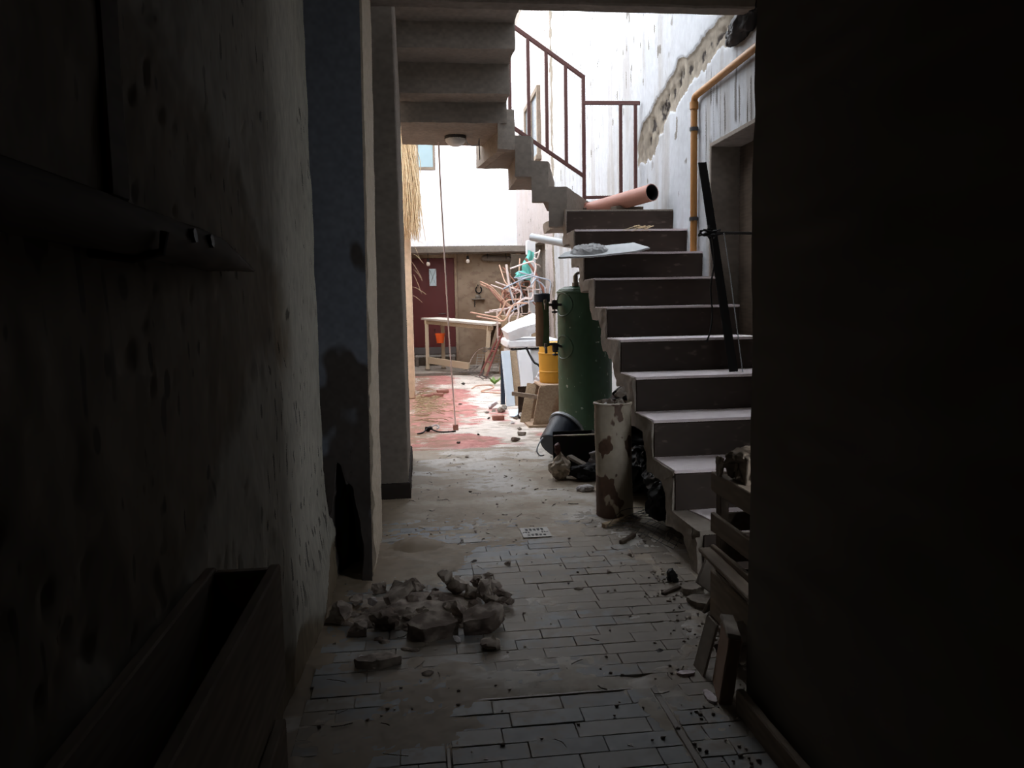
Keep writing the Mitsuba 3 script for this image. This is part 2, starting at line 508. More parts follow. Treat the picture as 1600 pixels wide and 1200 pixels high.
# far recess in the same wall
dn = 'door_3'
put(dn, join(bx((SX1 - .004, RY0 - .03, 0), (SX1 + .36, RY0, RZ1)), bx((SX1 - .004, RY1, 0), (SX1 + .36, RY1 + .03, RZ1)), bx((SX1 - .004, RY0, RZ1), (SX1 + .36, RY1, RZ1 + .03))), 'm_conc', kind='structure',
    label='shallow grey recess far along the right wall')
put('panel', bx((SX1 + .15, RY0, 0), (SX1 + .19, RY1, RZ1)), 'm_concd', parent=dn)
# small upper window far along the wall
wn = 'window_1'
put(wn, join(bx((SX1 - .06, 12.7, 3.55), (SX1 + .03, 12.78, 4.65)), bx((SX1 - .06, 14.2, 3.55), (SX1 + .03, 14.28, 4.65)), bx((SX1 - .06, 12.7, 4.57), (SX1 + .03, 14.28, 4.65)),
             bx((SX1 - .06, 13.45, 3.55), (SX1 + .02, 13.51, 4.6)), bx((SX1 - .09, 12.65, 3.49), (SX1 + .03, 14.33, 3.56))), 'm_woodg', kind='structure', label='grey framed upper window far along the right wall')
mat('m_pane', lin(96, 104, 110), rough=0.15, spec=0.5)
put('pane', bx((SX1 - .03, 12.76, 3.56), (SX1 - .018, 13.46, 4.58)), 'm_pane', parent=wn)
put('pane', bx((SX1 - .03, 13.5, 3.56), (SX1 - .018, 14.22, 4.58)), 'm_pane', parent=wn)

# ceiling of the corridor, its edge beam and the upper front above it
put('ceiling', bx((-0.8, -2.8, 2.90), (2.4, 4.47, 3.05)), 'm_greywall', kind='structure', label='dark corridor ceiling')
put('trim_1', rough(bx((-0.6, 4.46, 2.83), (2.1, 4.58, 3.1), .01), .006, 9, 3, L=.06), 'm_concd', kind='structure', label='concrete edge beam of the ceiling')
put('wall_front', bx((-1.9, 4.40, 3.1), (2.4, 4.58, 5.2)), 'm_white', kind='structure')

# piers on the left
pr = prism([(-.60, 3.30), (-.205, 3.30), (-.205, 3.96), (-.60, 3.96)], 0, 2.92, 'z')
hole = trimesh.creation.icosphere(3)
cut = m3d.Manifold(m3d.Mesh(np.asarray(pr.vertices, np.float32), np.asarray(pr.faces, np.uint32)))
hn = np.stack([meshkit.fbm(hole.vertices * 2.2 + 11 * k, 4, 140 + k) for k in range(3)], 1) - .5
hv = (hole.vertices + .8 * hn) * [0.080, 0.22, 0.42] + [-.325, 3.30, 0.05]
cut = cut - m3d.Manifold(m3d.Mesh(np.asarray(hv, np.float32), np.asarray(hole.faces, np.uint32)))
cm = cut.refine_to_length(0.03).to_mesh()
v = cm.vert_properties[:, :3].astype(float)
edge = sstep(0.06, 0.0, np.abs(v[:, 0] + .205)) * sstep(0.3, 0.0, v[:, 1] - 3.3)
v += 2 * (np.stack([meshkit.fbm(v * 9 + 20 * k, 4, 40 + k) for k in range(3)], 1) - .5) * (0.006 + 0.024 * edge * sstep(1.7, .5, v[:, 2]))[:, None]
v[:, 0] += np.where(v[:, 0] > -.3, (v[:, 2] - 1.4) * 0.014, 0)
put('pillar', trimesh.Trimesh(v, cm.tri_verts, process=False), 'm_pier', smooth=40, kind='structure', label='blue grey painted pier with a broken foot at the end of the left wall')
pr2 = rough(bx((-.75, 4.72, 0), (-.097, 6.0, 3.3), .012), .006, 7, 9, L=.07)
put('pillar', pr2, 'm_concd', smooth=40, kind='structure', label='brown rendered pier in front of the courtyard on the left')
put('baseboard_left', rough(bx((-.75, 4.708, 0), (-.085, 6.0, .105), .004), .006, 14, 5, L=.05), 'm_darkfoot', smooth=40, kind='structure', label='dark foot of the brown pier')  # low dark strip round the foot of the pier
put('pillar', rough(bx((-.80, 10.0, 0), (-.085, 10.5, 3.4), .012), .004, 6, 3, L=.09), 'm_tan', smooth=40, kind='structure', label='tan rendered pier at the left of the red floor')
put('wall_left', join(bx((-.80, 10.5, 0), (-.13, 15.2, 3.4)), bx((-2.0, 5.9, -.1), (-1.8, 10.2, 3.4)), bx((-2.0, 10.1, -.1), (-.7, 10.4, 3.4)), bx((-2.0, 5.7, -.1), (-.6, 5.9, 3.4))), 'm_tan', kind='structure', label='tan courtyard wall on the left')

# floors
def floor_disp(P):
    x, y = P[:, 0], P[:, 1]
    d = 0.012 * (meshkit.fbm(P * 2.2, 4, 51) - .5) + 0.006 * (meshkit.fbm(P * 16, 3, 52) - .5)
    d *= sstep(4.0, 4.8, y) * 0.8 + 0.2
    n = meshkit.fbm(np.stack([x * 2.3, y * 3.4, 0 * x], -1), 5, 53) + .25 * (meshkit.fbm(P * 22, 3, 54) - .5)
    bias = .30 * sstep(3.15, 4.1, y) + .16 * sstep(.30, -.05, x) * sstep(2.3, 3.2, y) + .22 * sstep(.10, 0, np.abs(x - 1.0 + .35 * sstep(2.7, 2.1, y))) - .10 * sstep(.1, .3, x) * sstep(2.4, 2.0, y)
    cover = sstep(.42, .72, n + bias)
    d += .0105 * cover - .0035 + .006 * cover * (meshkit.fbm(P * 38, 3, 58) - .5)
    d += 0.035 * sstep(.35, 0, np.hypot((x + .12) / 1.1, y - 3.62)) * meshkit.fbm(P * 7, 3, 5)
    return np.stack([0 * d, 0 * d, d], 1)


put('floor', join(gridsheet((-.8, 1.4, 0), (2.2, 0, 0), (0, 3.0, 0), 170, 230, floor_disp), gridsheet((1.4, 1.4, 0), (.9, 0, 0), (0, 3.0, 0), 36, 120, floor_disp), gridsheet((-.8, 4.4, 0), (3.1, 0, 0), (0, 1.9, 0), 124, 80, floor_disp),
    gridsheet((-.8, -1.0, 0), (3.1, 0, 0), (0, 2.4, 0), 40, 40, floor_disp)), 'm_dust', smooth=True, kind='structure', label='dusty corridor floor with earth over narrow tiles')
put('floor', bx((-2.1, -2.8, -.3), (2.5, 16.5, -.06)), 'm_dust', kind='structure')
fr = gridsheet((-2.0, 6.3, 0), (4.2, 0, 0), (0, 7.1, 0), 120, 200, lambda P: np.stack([0 * P[:, 0], 0 * P[:, 0], 0.02 * (meshkit.fbm(P * 2, 4, 61) - .5) + 0.008 * (meshkit.fbm(P * 15, 3, 62) - .5)], 1))
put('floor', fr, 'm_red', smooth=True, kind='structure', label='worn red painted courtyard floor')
put('floor', rough(bx((-.9, 13.25, -.1), (2.4, 16.0, .05), .01), .005, 8, 4, L=.1), 'm_conc', smooth=40, kind='structure', label='raised grey concrete strip before the far door')

# far hut: wall, door, roof slab, the high white wall above it
put('wall_back', join(bx((.72, 14.92, 0), (2.1, 15.1, 2.2)), bx((-.8, 14.92, 2.07), (2.1, 15.1, 2.25)), bx((-.8, 14.92, 0), (-.12, 15.1, 2.2))), 'm_hut', kind='structure', label='mottled tan hut wall beside the far maroon door')
put('trim_2', rough(bx((-.8, 14.45, 2.14), (2.1, 16.2, 2.26), .01), .008, 5, 6, L=.12), 'm_concd', smooth=40, kind='structure', label='thin roof slab over the far door')
put('wall_back', bx((-2.2, 16.0, 2.2), (2.5, 16.2, 5.6)), 'm_white', kind='structure', label='bright white wall above the far roof')
wn = 'window_2'
put(wn, join(bx((.03, 15.97, 3.88), (.40, 16.02, 3.93)), bx((.03, 15.97, 4.42), (.40, 16.02, 4.48)), bx((.03, 15.97, 3.9), (.07, 16.02, 4.45)), bx((.36, 15.97, 3.9), (.40, 16.02, 4.45))), 'm_woodg', kind='structure', label='small blue window high in the bright far wall')
mat('m_bluepane', lin(128, 150, 156), rough=0.3, spec=0.5)
put('pane', bx((.07, 15.975, 3.93), (.36, 15.995, 4.42)), 'm_bluepane', parent=wn)

# ------------------------------------------------------------------ the stair
def man(m):
    return m3d.Manifold(m3d.Mesh(np.asarray(m.vertices, np.float32), np.asarray(m.faces, np.uint32)))


def unman(M):
    q = M.to_mesh()
    return trimesh.Trimesh(q.vert_properties[:, :3].astype(float), q.tri_verts, process=False)


def union(*ms):
    M = man(ms[0])
    for m in ms[1:]:
        M = M + man(m)
    return unman(M)


stair = thing('staircase', 'concrete staircase climbing beside the right wall and turning over the passage', 'staircase')
for k in range(1, 11):
    y, y2, z, z0 = D1 + (k - 1) * RUN, D1 + k * RUN, k * H, (k - 1) * H
    if k == 10:
        y2 = 7.2
    if k == 1:
        P = [(y, 0), (y + .10, 0), (y + .11, z - .14), (y + .18, z - .08), (y2, z - .08), (y2, z), (y, z)]
    else:
        P = [(y, z0 - .08), (y + .06, z0 - .085), (y + .12, z0 - .02), (y + .12, z - .13), (y + .17, z - .08), (y2, z - .08), (y2, z), (y, z)]
    body = prism(P, SX0, SX1, 'x')
    if k in (1, 2):
        chip = rock((SX0 - .01, y - .01, z - .05), (.26 if k == 1 else .12, .2, .09 if k == 1 else .05), 5 + k).copy()
        body = unman(man(body) - man(chip))
    body = refine(body, .028)
    v = np.array(body.vertices, float)
    near = sstep(.10, 0, v[:, 0] - SX0)
    n = np.stack([meshkit.fbm(v * 11 + 30 * a, 4, 70 + a) for a in range(3)], 1) - .5
    n[:, 0] *= 1.2
    v += n * (.006 + .030 * near)[:, None] * np.where(v[:, 2:] > z - .01, .35, 1)
    if k == 5:      # a swollen lump of mortar under the fifth tread
        d = np.exp(-((v[:, 1] - y - .20) / .07) ** 2 - ((v[:, 2] - z + .10) / .06) ** 2) * sstep(.3, 0, v[:, 0] - SX0)
        v[:, 2] -= .05 * d
        v[:, 1] += .03 * d
    s = put('step', trimesh.Trimesh(v, body.faces, process=False), 'm_conc', parent=stair, smooth=45)
    x0 = SX0 + (.012 if k > 1 else .03)
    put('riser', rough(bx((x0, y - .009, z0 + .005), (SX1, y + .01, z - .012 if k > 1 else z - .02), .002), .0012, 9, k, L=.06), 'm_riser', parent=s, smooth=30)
    if k < 10:
        x0 = SX0 + .008 if k > 1 else SX0 + .14
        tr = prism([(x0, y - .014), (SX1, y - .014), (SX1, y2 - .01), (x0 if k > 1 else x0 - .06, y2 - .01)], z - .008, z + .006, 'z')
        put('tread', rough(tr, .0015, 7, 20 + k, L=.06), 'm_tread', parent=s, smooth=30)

AI, BI, CI, DI, EI = (1.185, 6.19), (1.035, 6.17), (.90, 6.15), (.77, 6.13), (.635, 6.08)
AO, BO, CO, DO = (1.60, 7.2), (1.265, 7.2), (.91, 7.2), (.62, 7.2)


def along(p, q, t):
    """The riser from p to q as a strip of thickness t, on its upper (left) side."""
    p, q = np.array(p), np.array(q)
    d = (q - p) / np.linalg.norm(q - p)
    n = np.array([-d[1], d[0]])
    return [tuple(p), tuple(q), tuple(q + n * t), tuple(p + n * t)]


for (i0, i1, o0, o1, z, t) in ((AI, BI, AO, BO, 2.09, .07), (BI, CI, BO, CO, 2.28, .07), (CI, DI, CO, DO, 2.47, .07)):
    m = union(prism([i0, o0, o1, i1], z - t, z, 'z'), prism(along(i0, o0, .07), z - .19 - t, z - .001, 'z'),
              prism([i0, (i0[0] + .035, i0[1] + .10), (i1[0] + .02, i1[1] + .10), i1], z - .31, z - .002, 'z'))
    put('winder_step', rough(m, .006, 9, int(z * 100), L=.035), 'm_concd', parent=stair, smooth=45)
z = 2.66
m = union(prism([DI, DO, (.62, 6.95), (-.10, 6.9), (-.10, 6.08), EI], z - .11, z, 'z'), prism(along(DI, DO, .07), 2.40, z - .001, 'z'),
          prism([DI, (DI[0] + .01, 6.22), (EI[0] + .005, 6.2), EI], z - .30, z - .002, 'z'))
put('landing', rough(m, .007, 8, 77, L=.035), 'm_conc', parent=stair, smooth=45)
RB = [6.08, 5.83, 5.50, 5.24, 4.96, 4.70]
SB = [2.55, 2.70, 2.91, 3.08, 3.26, 3.44]
for i in range(5):
    t = .09
    m = union(prism([(RB[i], SB[i]), (RB[i] + .07, SB[i]), (RB[i] + .07, SB[i + 1] + t), (RB[i], SB[i + 1] + t)], -.10, .705, 'x'),
              prism([(RB[i + 1], SB[i + 1]), (RB[i] + .06, SB[i + 1]), (RB[i] + .06, SB[i + 1] + t), (RB[i + 1], SB[i + 1] + t)], -.10, .70, 'x'))
    put('upper_step', rough(m, .007, 8, 80 + i, L=.035), 'm_conc', parent=stair, smooth=45)

# railing of square bar along the back of the landing
mat('m_rail', lin(74, 44, 40), rough=0.6, spec=0.4)
rail = thing('stair_railing', 'rusty brown square bar railing along the back of the stair turn', 'railing')


def bar(a, b, w, matk, parent, name, d=None):
    put(name, plank(a, b, w, d or w, (0, 1, 0.001) if abs(b[2] - a[2]) > .2 else (0, 0, 1), .002), matk, parent=parent)


bar((1.53, 7.15, 1.88), (1.53, 7.15, 3.205), .030, 'm_rail', rail, 'post')
bar((1.54, 7.15, 3.195), (.35, 7.15, 4.00), .032, 'm_rail', rail, 'top_rail')
bar((1.53, 7.15, 2.325), (.35, 7.15, 3.11), .030, 'm_rail', rail, 'bottom_rail')
for x in (1.368, 1.193, 1.03, .86, .69):
    f = (1.53 - x) / 1.18
    bar((x, 7.15, 2.325 + .785 * f), (x, 7.15, 3.195 + .80 * f), .028, 'm_rail', rail, 'baluster')
bar((1.53, 7.15, 2.975), (2.0, 6.96, 2.93), .030, 'm_rail', rail, 'top_rail')
bar((1.53, 7.15, 2.135), (2.03, 6.95, 2.115), .026, 'm_rail', rail, 'bottom_rail')
for f in (.66, .92):
    x, y = 1.53 + .47 * f, 7.15 - .19 * f
    bar((x, y, 2.13), (x, y, 2.965 - .04 * f), .028, 'm_rail', rail, 'baluster')

# pipes and litter on and beside the stair
mat('m_terra', lin(150, 104, 90), rough=.55, spec=.4)
mat('m_black', lin(26, 26, 27), rough=.6)
mat('m_gas', lin(150, 104, 52), rough=.5, spec=.4)
mat('m_pvc', lin(176, 184, 190), rough=.4, spec=.45)
mat('m_iron', lin(52, 50, 50), rough=.55, spec=.4)


def hollow(a, b, r, t, n=32):
    a, b = np.array(a, float), np.array(b, float)
    L = np.linalg.norm(b - a)
    R = trimesh.geometry.align_vectors([0, 0, 1], (b - a) / L)[:3, :3]
    return lathe([(r - t, 0), (r, 0), (r, L), (r - t, L), (r - t, 0)], a, n, R)


p = thing('drain_pipe', 'terracotta coloured plastic drain pipe lying at the top of the stair', 'pipe')
put('tube', hollow((1.875, 6.18, 2.043), (1.48, 7.02, 1.985), .068, .005), 'm_terra', parent=p, smooth=40)
put('shade_liner', hollow((1.8748, 6.1805, 2.043), (1.48, 7.02, 1.985), .0625, .004), 'm_black', parent=p, smooth=40)  # black liner, the shade inside the pipe put into colour
put('socket', hollow((1.53, 6.914, 1.992), (1.45, 7.084, 1.98), .076, .006), 'm_terra', parent=p, smooth=40)
put('timber_offcut', rough(cbox((1.76, 6.52, 1.9375), (.26, .10, .07), .004, rz(15)), .003, 20, 1, L=.03), 'm_woodd', label='dark timber offcut wedged under the terracotta drain pipe', cat='timber')
put('timber_offcut', rough(cbox((1.62, 6.95, 2.02), (.55, .05, .05), .004, rz(28) @ ry(-12)), .003, 20, 4, L=.04), 'm_woodd', label='dark batten lying behind the terracotta drain pipe', cat='timber')
g = thing('gas_pipe', 'ochre painted gas pipe running up the wall beside the stair', 'pipe')
put('tube', tube(filleted([(1.985, 5.53, 1.50), (1.985, 5.53, 2.615), (1.975, 4.0, 2.63)], .05, 5), .024, 12), 'm_gas', parent=g, smooth=50)
for zz in (1.75, 2.38):
    put('clamp', join(lathe([(.025, 0), (.031, 0), (.031, .025), (.025, .025), (.025, 0)], (1.985, 5.53, zz), 16), bx((1.98, 5.545, zz), (2.06, 5.575, zz + .02), .002)), 'm_iron', parent=g)
put('elbow', lathe([(.024, 0), (.031, 0), (.031, .05), (.024, .05), (.024, 0)], (1.985, 5.53, 2.53), 16), 'm_gas', parent=g, smooth=40)

b = thing('leaning_bar', 'black steel angle bar standing on the stair and leaning by the doorway recess', 'metal bar')
B0, B1 = np.array((1.765, 4.25, .768)), np.array((1.713, 4.63, 2.0))
put('flange', plank(B0, B1, .052, .006, (0, -1, .3)), 'm_black', parent=b)
put('flange', plank(B0 + [.024, .02, 0], B1 + [.024, .02, 0], .006, .045, (0, -1, .3)), 'm_black', parent=b)
put('cross_rod', tube([(1.655, 4.40, 1.562), (2.225, 4.40, 1.552)], .009, 10), 'm_iron', label='thin iron rod sticking out level from the doorway recess', cat='rod', smooth=50)
put('pale_line', tube([(1.80, 4.205, .768), (1.775, 4.33, 1.30), (1.755, 4.385, 1.56)], .003, 6), 'm_pvc', label='thin pale line running down beside the black angle bar', cat='wire', smooth=50)  # thin pale tube along the edge of the angle bar
g0 = np.random.default_rng(3)
knot = [np.array((1.675, 4.39, 1.565)) + g0.normal(size=3) * [.022, .018, .02] for _ in range(26)]
put('black_rope', join(tube(smoothpath(knot, 4), .005, 6), tube(smoothpath([(1.68, 4.38, 1.56), (1.69, 4.36, 1.40), (1.665, 4.35, 1.25), (1.68, 4.36, 1.1), (1.66, 4.34, 1.0), (1.635, 4.33, .935)], 6), .005, 6)),
    'm_black', smooth=50, label='thin black rope knotted on the iron rod and hanging over the steps', cat='rope')
# black bin liner stuffed in the broken render at the top of the wall
sack = trimesh.creation.icosphere(4)
v = sack.vertices * [.07, .26, .075]
v += (np.stack([meshkit.fbm(v * 14 + 9 * a, 4, 90 + a) for a in range(3)], 1) - .5) * .07
v = v @ rx(-10).T + [1.985, 4.68, 2.83]
put('black_plastic', trimesh.Trimesh(v, sack.faces, process=False), 'm_black', smooth=True, label='crumpled black plastic stuffed in the broken render near the ceiling', cat='plastic sheet')

mat('m_sheet', lin(178, 182, 184), rough=.7)
mat('m_grit', lin(176, 177, 178))
bd = thing('dusty_board', 'pale board with a heap of grit lying across the eighth step', 'board')
sh = prism([(-.33, -.05), (-.12, -.15), (.20, -.16), (.33, -.10), (.31, .12), (-.1, .15), (-.24, .07)], -.006, .006, 'z')
sh = rough(sh, .004, 9, 12, L=.03)
BR = rz(8) @ ry(-6.5) @ rx(14)
BP = np.array((1.275, 5.44, 1.535))
put('sheet', trimesh.Trimesh(sh.vertices @ BR.T + BP, sh.faces, process=False), 'm_sheet', parent=bd, smooth=40)
hp = trimesh.creation.icosphere(5)
v = hp.vertices * [.135, .10, .05]
v[:, 2] = np.maximum(v[:, 2], -.004)
v += (np.stack([meshkit.fbm(v * 34 + 9 * a, 4, 95 + a) for a in range(3)], 1) - .5) * np.array([.03, .03, .05])
v += [-.085, -.01, .004]
put('grit_heap', trimesh.Trimesh(v @ BR.T + BP, hp.faces, process=False), 'm_grit', parent=bd, smooth=30, kind='stuff')
mat('m_straw', lin(216, 196, 162), rough=.8)
g1 = np.random.default_rng(8)
put('straw_wisp', join(*[tube(smoothpath([(1.68 + g1.normal() * .02, 5.775, 1.722), (1.70 + g1.normal() * .04, 5.765 + g1.normal() * .005, 1.735 + g1.random() * .012), (1.66 + g1.normal() * .06, 5.76, 1.718 - g1.random() * .03)], 4), .0022, 4) for _ in range(9)]), 'm_straw',
    label='wisp of straw caught on the ninth step', cat='straw', kind='stuff')
lg = thing('grey_pipe', 'short grey plastic pipe sticking out level behind the stair', 'pipe')
put('tube', hollow((1.115, 7.7, 1.83), (1.50, 7.35, 1.715), .037, .003), 'm_pvc', parent=lg, smooth=40)
put('bracket', join(bx((1.46, 7.1, 1.66), (1.48, 7.36, 1.69), .002), bx((1.455, 7.30, 1.66), (1.485, 7.37, 1.83), .002)), 'm_iron', parent=lg)
strip = tube(smoothpath([(.955, 7.17, 2.74), (.965, 7.17, 2.66), (1.0, 7.17, 2.55), (1.025, 7.18, 2.40), (1.035, 7.18, 2.30)], 5), .02, 8)
strip.vertices[:, 1] = 7.18 + (strip.vertices[:, 1] - 7.18) * .25
put('plastic_strip', strip, 'm_pvc', smooth=50, label='bent pale plastic strip hanging on the winder steps', cat='plastic strip')

# bulkhead lamp under the landing
mat('m_lampglass', lin(205, 206, 204), rough=.35, spec=.5)
lp = thing('ceiling_lamp', 'round white bulkhead lamp under the stair landing', 'lamp')
LC = np.array((.335, 6.55, 2.548))
put('base', lathe([(0, 0), (.088, 0), (.088, -.022), (.080, -.026), (0, -.026)][::-1], LC, 40), 'm_iron', parent=lp, smooth=40)
put('diffuser', lathe([(.084 * math.sin(a), -.024 - .058 * math.cos(a)) for a in np.linspace(0, math.pi / 2, 10)], LC, 40), 'm_lampglass', parent=lp, smooth=True)
put('wire', tube(smoothpath([LC + [.085, .03, -.012], LC + [.10, .05, -.045], LC + [.14, .07, -.06], LC + [.185, .08, -.05], LC + [.20, .09, -.012], LC + [.205, .09, 0.0]], 6), .004, 6), 'm_pvc', parent=lp, smooth=50)
put('wire', tube(smoothpath([LC + [.20, .09, 0], LC + [.203, .095, -.09], LC + [.205, .10, -.17]], 4), .004, 6), 'm_iron', parent=lp, smooth=50)

# ------------------------------------------------------------------ tank, drums and what stands below the stair
def green_fn(p, n, uv):
    f = fbm(p.x * 26, p.y * 26, p.z * 18, 4)
    a = fbm(p.x * 6, p.y * 6, p.z * 4, 3)
    c = mix(lin(46, 73, 55), lin(60, 90, 70), a)
    c = mix(c, lin(150, 162, 152), smoothstep(.86, .89, noise(p.x * 40 + p.z * 7, p.y * 40, p.z * 32)) * smoothstep(.45, .6, a))
    return c * (.85 + .25 * f)


def oldwhite_fn(p, n, uv):
    """Cream enamel, rusted through in patches, most at the foot."""
    a = fbm(p.x * 9 + 2, p.y * 9, p.z * 5, 4)
    f = fbm(p.x * 40, p.y * 40, p.z * 30, 3)
    c = mix(lin(150, 140, 124), lin(172, 162, 146), f)
    k = smoothstep(.63, .655, a + .24 * smoothstep(.26, 0.0, p.z + .9 * (p.x - .94)))
    return mix(c, mix(lin(72, 52, 42), lin(98, 74, 60), f), k)


def rust_fn(p, n, uv):
    f = fbm(p.x * 20, p.y * 20, p.z * 12, 4)
    c = mix(lin(106, 84, 64), lin(76, 92, 64), smoothstep(.45, .6, fbm(p.x * 12 + 5, p.y * 9, p.z * 3, 3) + 0.45 * smoothstep(1.02, 1.05, p.x)))
    return c * (.8 + .4 * f)


mat('m_green', green_fn, rough=.45, spec=.45)
mat('m_oldwhite', oldwhite_fn, rough=.55, spec=.4)
mat('m_chamber', rust_fn, rough=.6)
mat('m_yellow', lin(204, 152, 54), rough=.5, spec=.4)
mat('m_navy', lin(40, 50, 64), rough=.45, spec=.5)
mat('m_brass', lin(120, 116, 108), rough=.4, metallic=.6)

TC = np.array((1.43, 6.72, 0.0))
tk = thing('boiler_tank', 'tall dark green steel tank with valves standing behind the stair', 'tank')
R_ = .235
prof = [(0, .02), (R_ - .03, .02), (R_, .05), (R_, 1.27), (R_ - .012, 1.295), (R_ - .06, 1.318), (0, 1.335)]
put('body', lathe(prof, TC, 56), 'm_green', parent=tk, smooth=35)
for zz in (.06, 1.26):
    put('band', lathe([(R_, 0), (R_ + .006, .004), (R_ + .006, .018), (R_, .022)], TC + [0, 0, zz], 56), 'm_green', parent=tk, smooth=40)
nz = put('nozzle', lathe([(0, 0), (.03, 0), (.03, .03), (.02, .035), (.02, .09), (0, .09)], TC + [-.10, -.12, 1.32], 16), 'm_brass', parent=tk, smooth=35)
put('handle', tube(smoothpath([(.0, 0, .05), (.0, 0, .085), (.03, 0, .10), (.06, 0, .10), (.085, 0, .08), (.085, 0, .05), (.06, 0, .035), (.03, 0, .05)], 5) + TC + [-.10, -.12, 1.33], .012, 10), 'm_brass', parent=nz, smooth=50)
CC = np.array((1.035, 6.58, 0))        # the float chamber beside it
put('float_chamber', lathe([(0, .815), (.058, .815), (.058, 1.195), (0, 1.195)], CC, 28), 'm_chamber', parent=tk, smooth=35)
put('chamber_cap', lathe([(0, 1.19), (.064, 1.19), (.067, 1.20), (.067, 1.255), (.06, 1.262), (0, 1.262)], CC, 28), 'm_navy', parent=tk, smooth=35)


def toward(f):
    d = TC[:2] - CC[:2]
    return CC[:2] + d * f / np.linalg.norm(d)


dist = np.linalg.norm(TC[:2] - CC[:2])
for zz in (1.165, .80):
    a, b_ = toward(.05), toward(dist - R_ + .01)
    c_ = (a + b_) / 2
    hz = 0 if zz > 1 else .03
    vv = put('valve', join(tube([(*a, zz + hz), (*c_, zz + hz), (*b_, zz)], .012, 10), lathe([(0, -.04), (.02, -.04), (.026, -.02), (.026, .02), (.02, .04), (0, .04)], (*c_, zz), 14)), 'm_iron', parent=tk, smooth=40)
    put('hand_wheel', join(lathe([(.018, 0), (.026, .004), (.026, .012), (.018, .016), (.018, 0)], (*c_, zz - .07), 16), lathe([(0, -.075), (.005, -.075), (.005, 0), (0, 0)], (*c_, zz), 8), bx((c_[0] - .02, c_[1] - .004, zz - .066), (c_[0] + .02, c_[1] + .004, zz - .058), .001)), 'm_iron', parent=vv, smooth=40)
    put('tap', join(tube(smoothpath([(CC[0] + .01, CC[1] - .055, zz + .01), (CC[0] + .012, CC[1] - .095, zz + .01), (CC[0] + .012, CC[1] - .105, zz - .04)], 4), .012, 10), bx((CC[0] + .0, CC[1] - .108, zz + .012), (CC[0] + .024, CC[1] - .07, zz + .045), .003)), 'm_brass', parent=tk, smooth=40)
    # round boss plate on the tank where the valve enters
    n = (CC[:2] - TC[:2]) / dist
    A = []
    for i in range(41):
        th = i / 40 * 2 * np.pi
        ax = math.atan2(n[1], n[0]) + .48 * math.cos(th) + .1
        A.append((TC[0] + (R_ + .002) * math.cos(ax), TC[1] + (R_ + .002) * math.sin(ax), zz + .10 * math.sin(th)))
    put('boss_plate', tube(A, .006, 6), 'm_green', parent=tk, smooth=50)
mid = toward(dist * .5)
mat('m_glasstube', lin(220, 224, 222), rough=.15, spec=.6)
put('gauge_glass', tube([(*mid, .84), (*mid, 1.125)], .009, 12), 'm_glasstube', parent=tk, smooth=50)
put('gauge_rod', tube([(mid[0] + .02, mid[1], .84), (mid[0] + .02, mid[1], 1.125)], .003, 6), 'm_iron', parent=tk, smooth=50)

yd = thing('yellow_drum', 'yellow plastic drum behind the green tank', 'drum')
YC = np.array((1.33, 7.62, .40))
put('body', lathe([(0, 0), (.155, 0), (.165, .015), (.168, .10), (.173, .105), (.173, .115), (.168, .12), (.172, .28), (.177, .285), (.177, .295), (.170, .30), (.16, .375), (0, .38)], YC, 40), 'm_yellow', parent=yd, smooth=35)
put('lid', lathe([(0, .375), (.165, .375), (.168, .38), (.168, .395), (.16, .40), (0, .402)], YC, 40), 'm_yellow', parent=yd, smooth=35)


def chip_fn(p, n, uv):
    f = fbm(p.x * 60, p.y * 60, p.z * 60, 3)
    return mix(lin(140, 118, 98), lin(180, 160, 140), f)


mat('m_chip', chip_fn)
st = thing('broken_cabinet', 'broken chipboard cabinet carcass with a square cut-out under the yellow drum', 'cabinet')
side = Polygon([(1.045, .02), (1.115, .38), (1.18, .40), (1.50, .40), (1.52, .02)], [[(1.225, .14), (1.30, .32), (1.46, .32), (1.46, .14)]])
put('side_panel', rough(prism(side, 7.33, 7.35, 'y'), .002, 12, 4, L=.05), 'm_chip', parent=st, smooth=40)
put('side_panel', prism(side.exterior, 7.74, 7.76, 'y'), 'm_chip', parent=st)
put('base_panel', cbox((1.28, 7.53, .012), (.56, .48, .024), .003), 'm_chip', parent=st)
put('top_panel', cbox((1.32, 7.55, .39), (.38, .42, .02), .003), 'm_chip', parent=st)
put('loose_strip', plank((.89, 7.62, .30), (1.13, 7.38, .28), .03, .04, (0, 0, 1)), 'm_woodg', label='brown wooden strip jutting left from the broken cabinet', cat='wood strip')
put('loose_board', rough(plank((1.00, 7.55, .012), (1.10, 7.72, .38), .015, .10, (1, 0, 0)), .003, 12, 4, L=.04), 'm_woodt', label='narrow pale board leaning on the left of the broken cabinet', cat='board')
put('brown_tile', cbox((1.03, 7.92, .168), (.10, .012, .335), .002, rz(8)), 'm_riser', label='brown square tile behind the broken cabinet', cat='tile')

# what lies at the foot of the green tank
bk = thing('plastic_bucket', 'dark blue plastic bucket lying tipped over before the green tank', 'bucket')
ax = np.array((.62, .55, .56))
ax /= np.linalg.norm(ax)
RB_ = trimesh.geometry.align_vectors([0, 0, 1], ax)[:3, :3]
BC = np.array((.945, 5.62, .125))
put('body', lathe([(0, 0), (.105, 0), (.112, .01), (.135, .20), (.145, .205), (.145, .215), (.128, .215), (.105, .02), (0, .016)], BC, 40, RB_), 'm_navy', parent=bk, smooth=35)
put('rim', lathe([(.135, .2), (.15, .2), (.15, .222), (.135, .222), (.135, .2)], BC, 40, RB_), 'm_pvc', parent=bk, smooth=35)
put('handle', tube(smoothpath([(.86, 5.52, .21), (.825, 5.46, .185), (.80, 5.42, .14), (.815, 5.40, .105), (.85, 5.42, .10)], 6), .005, 8), 'm_pvc', parent=bk, smooth=50)
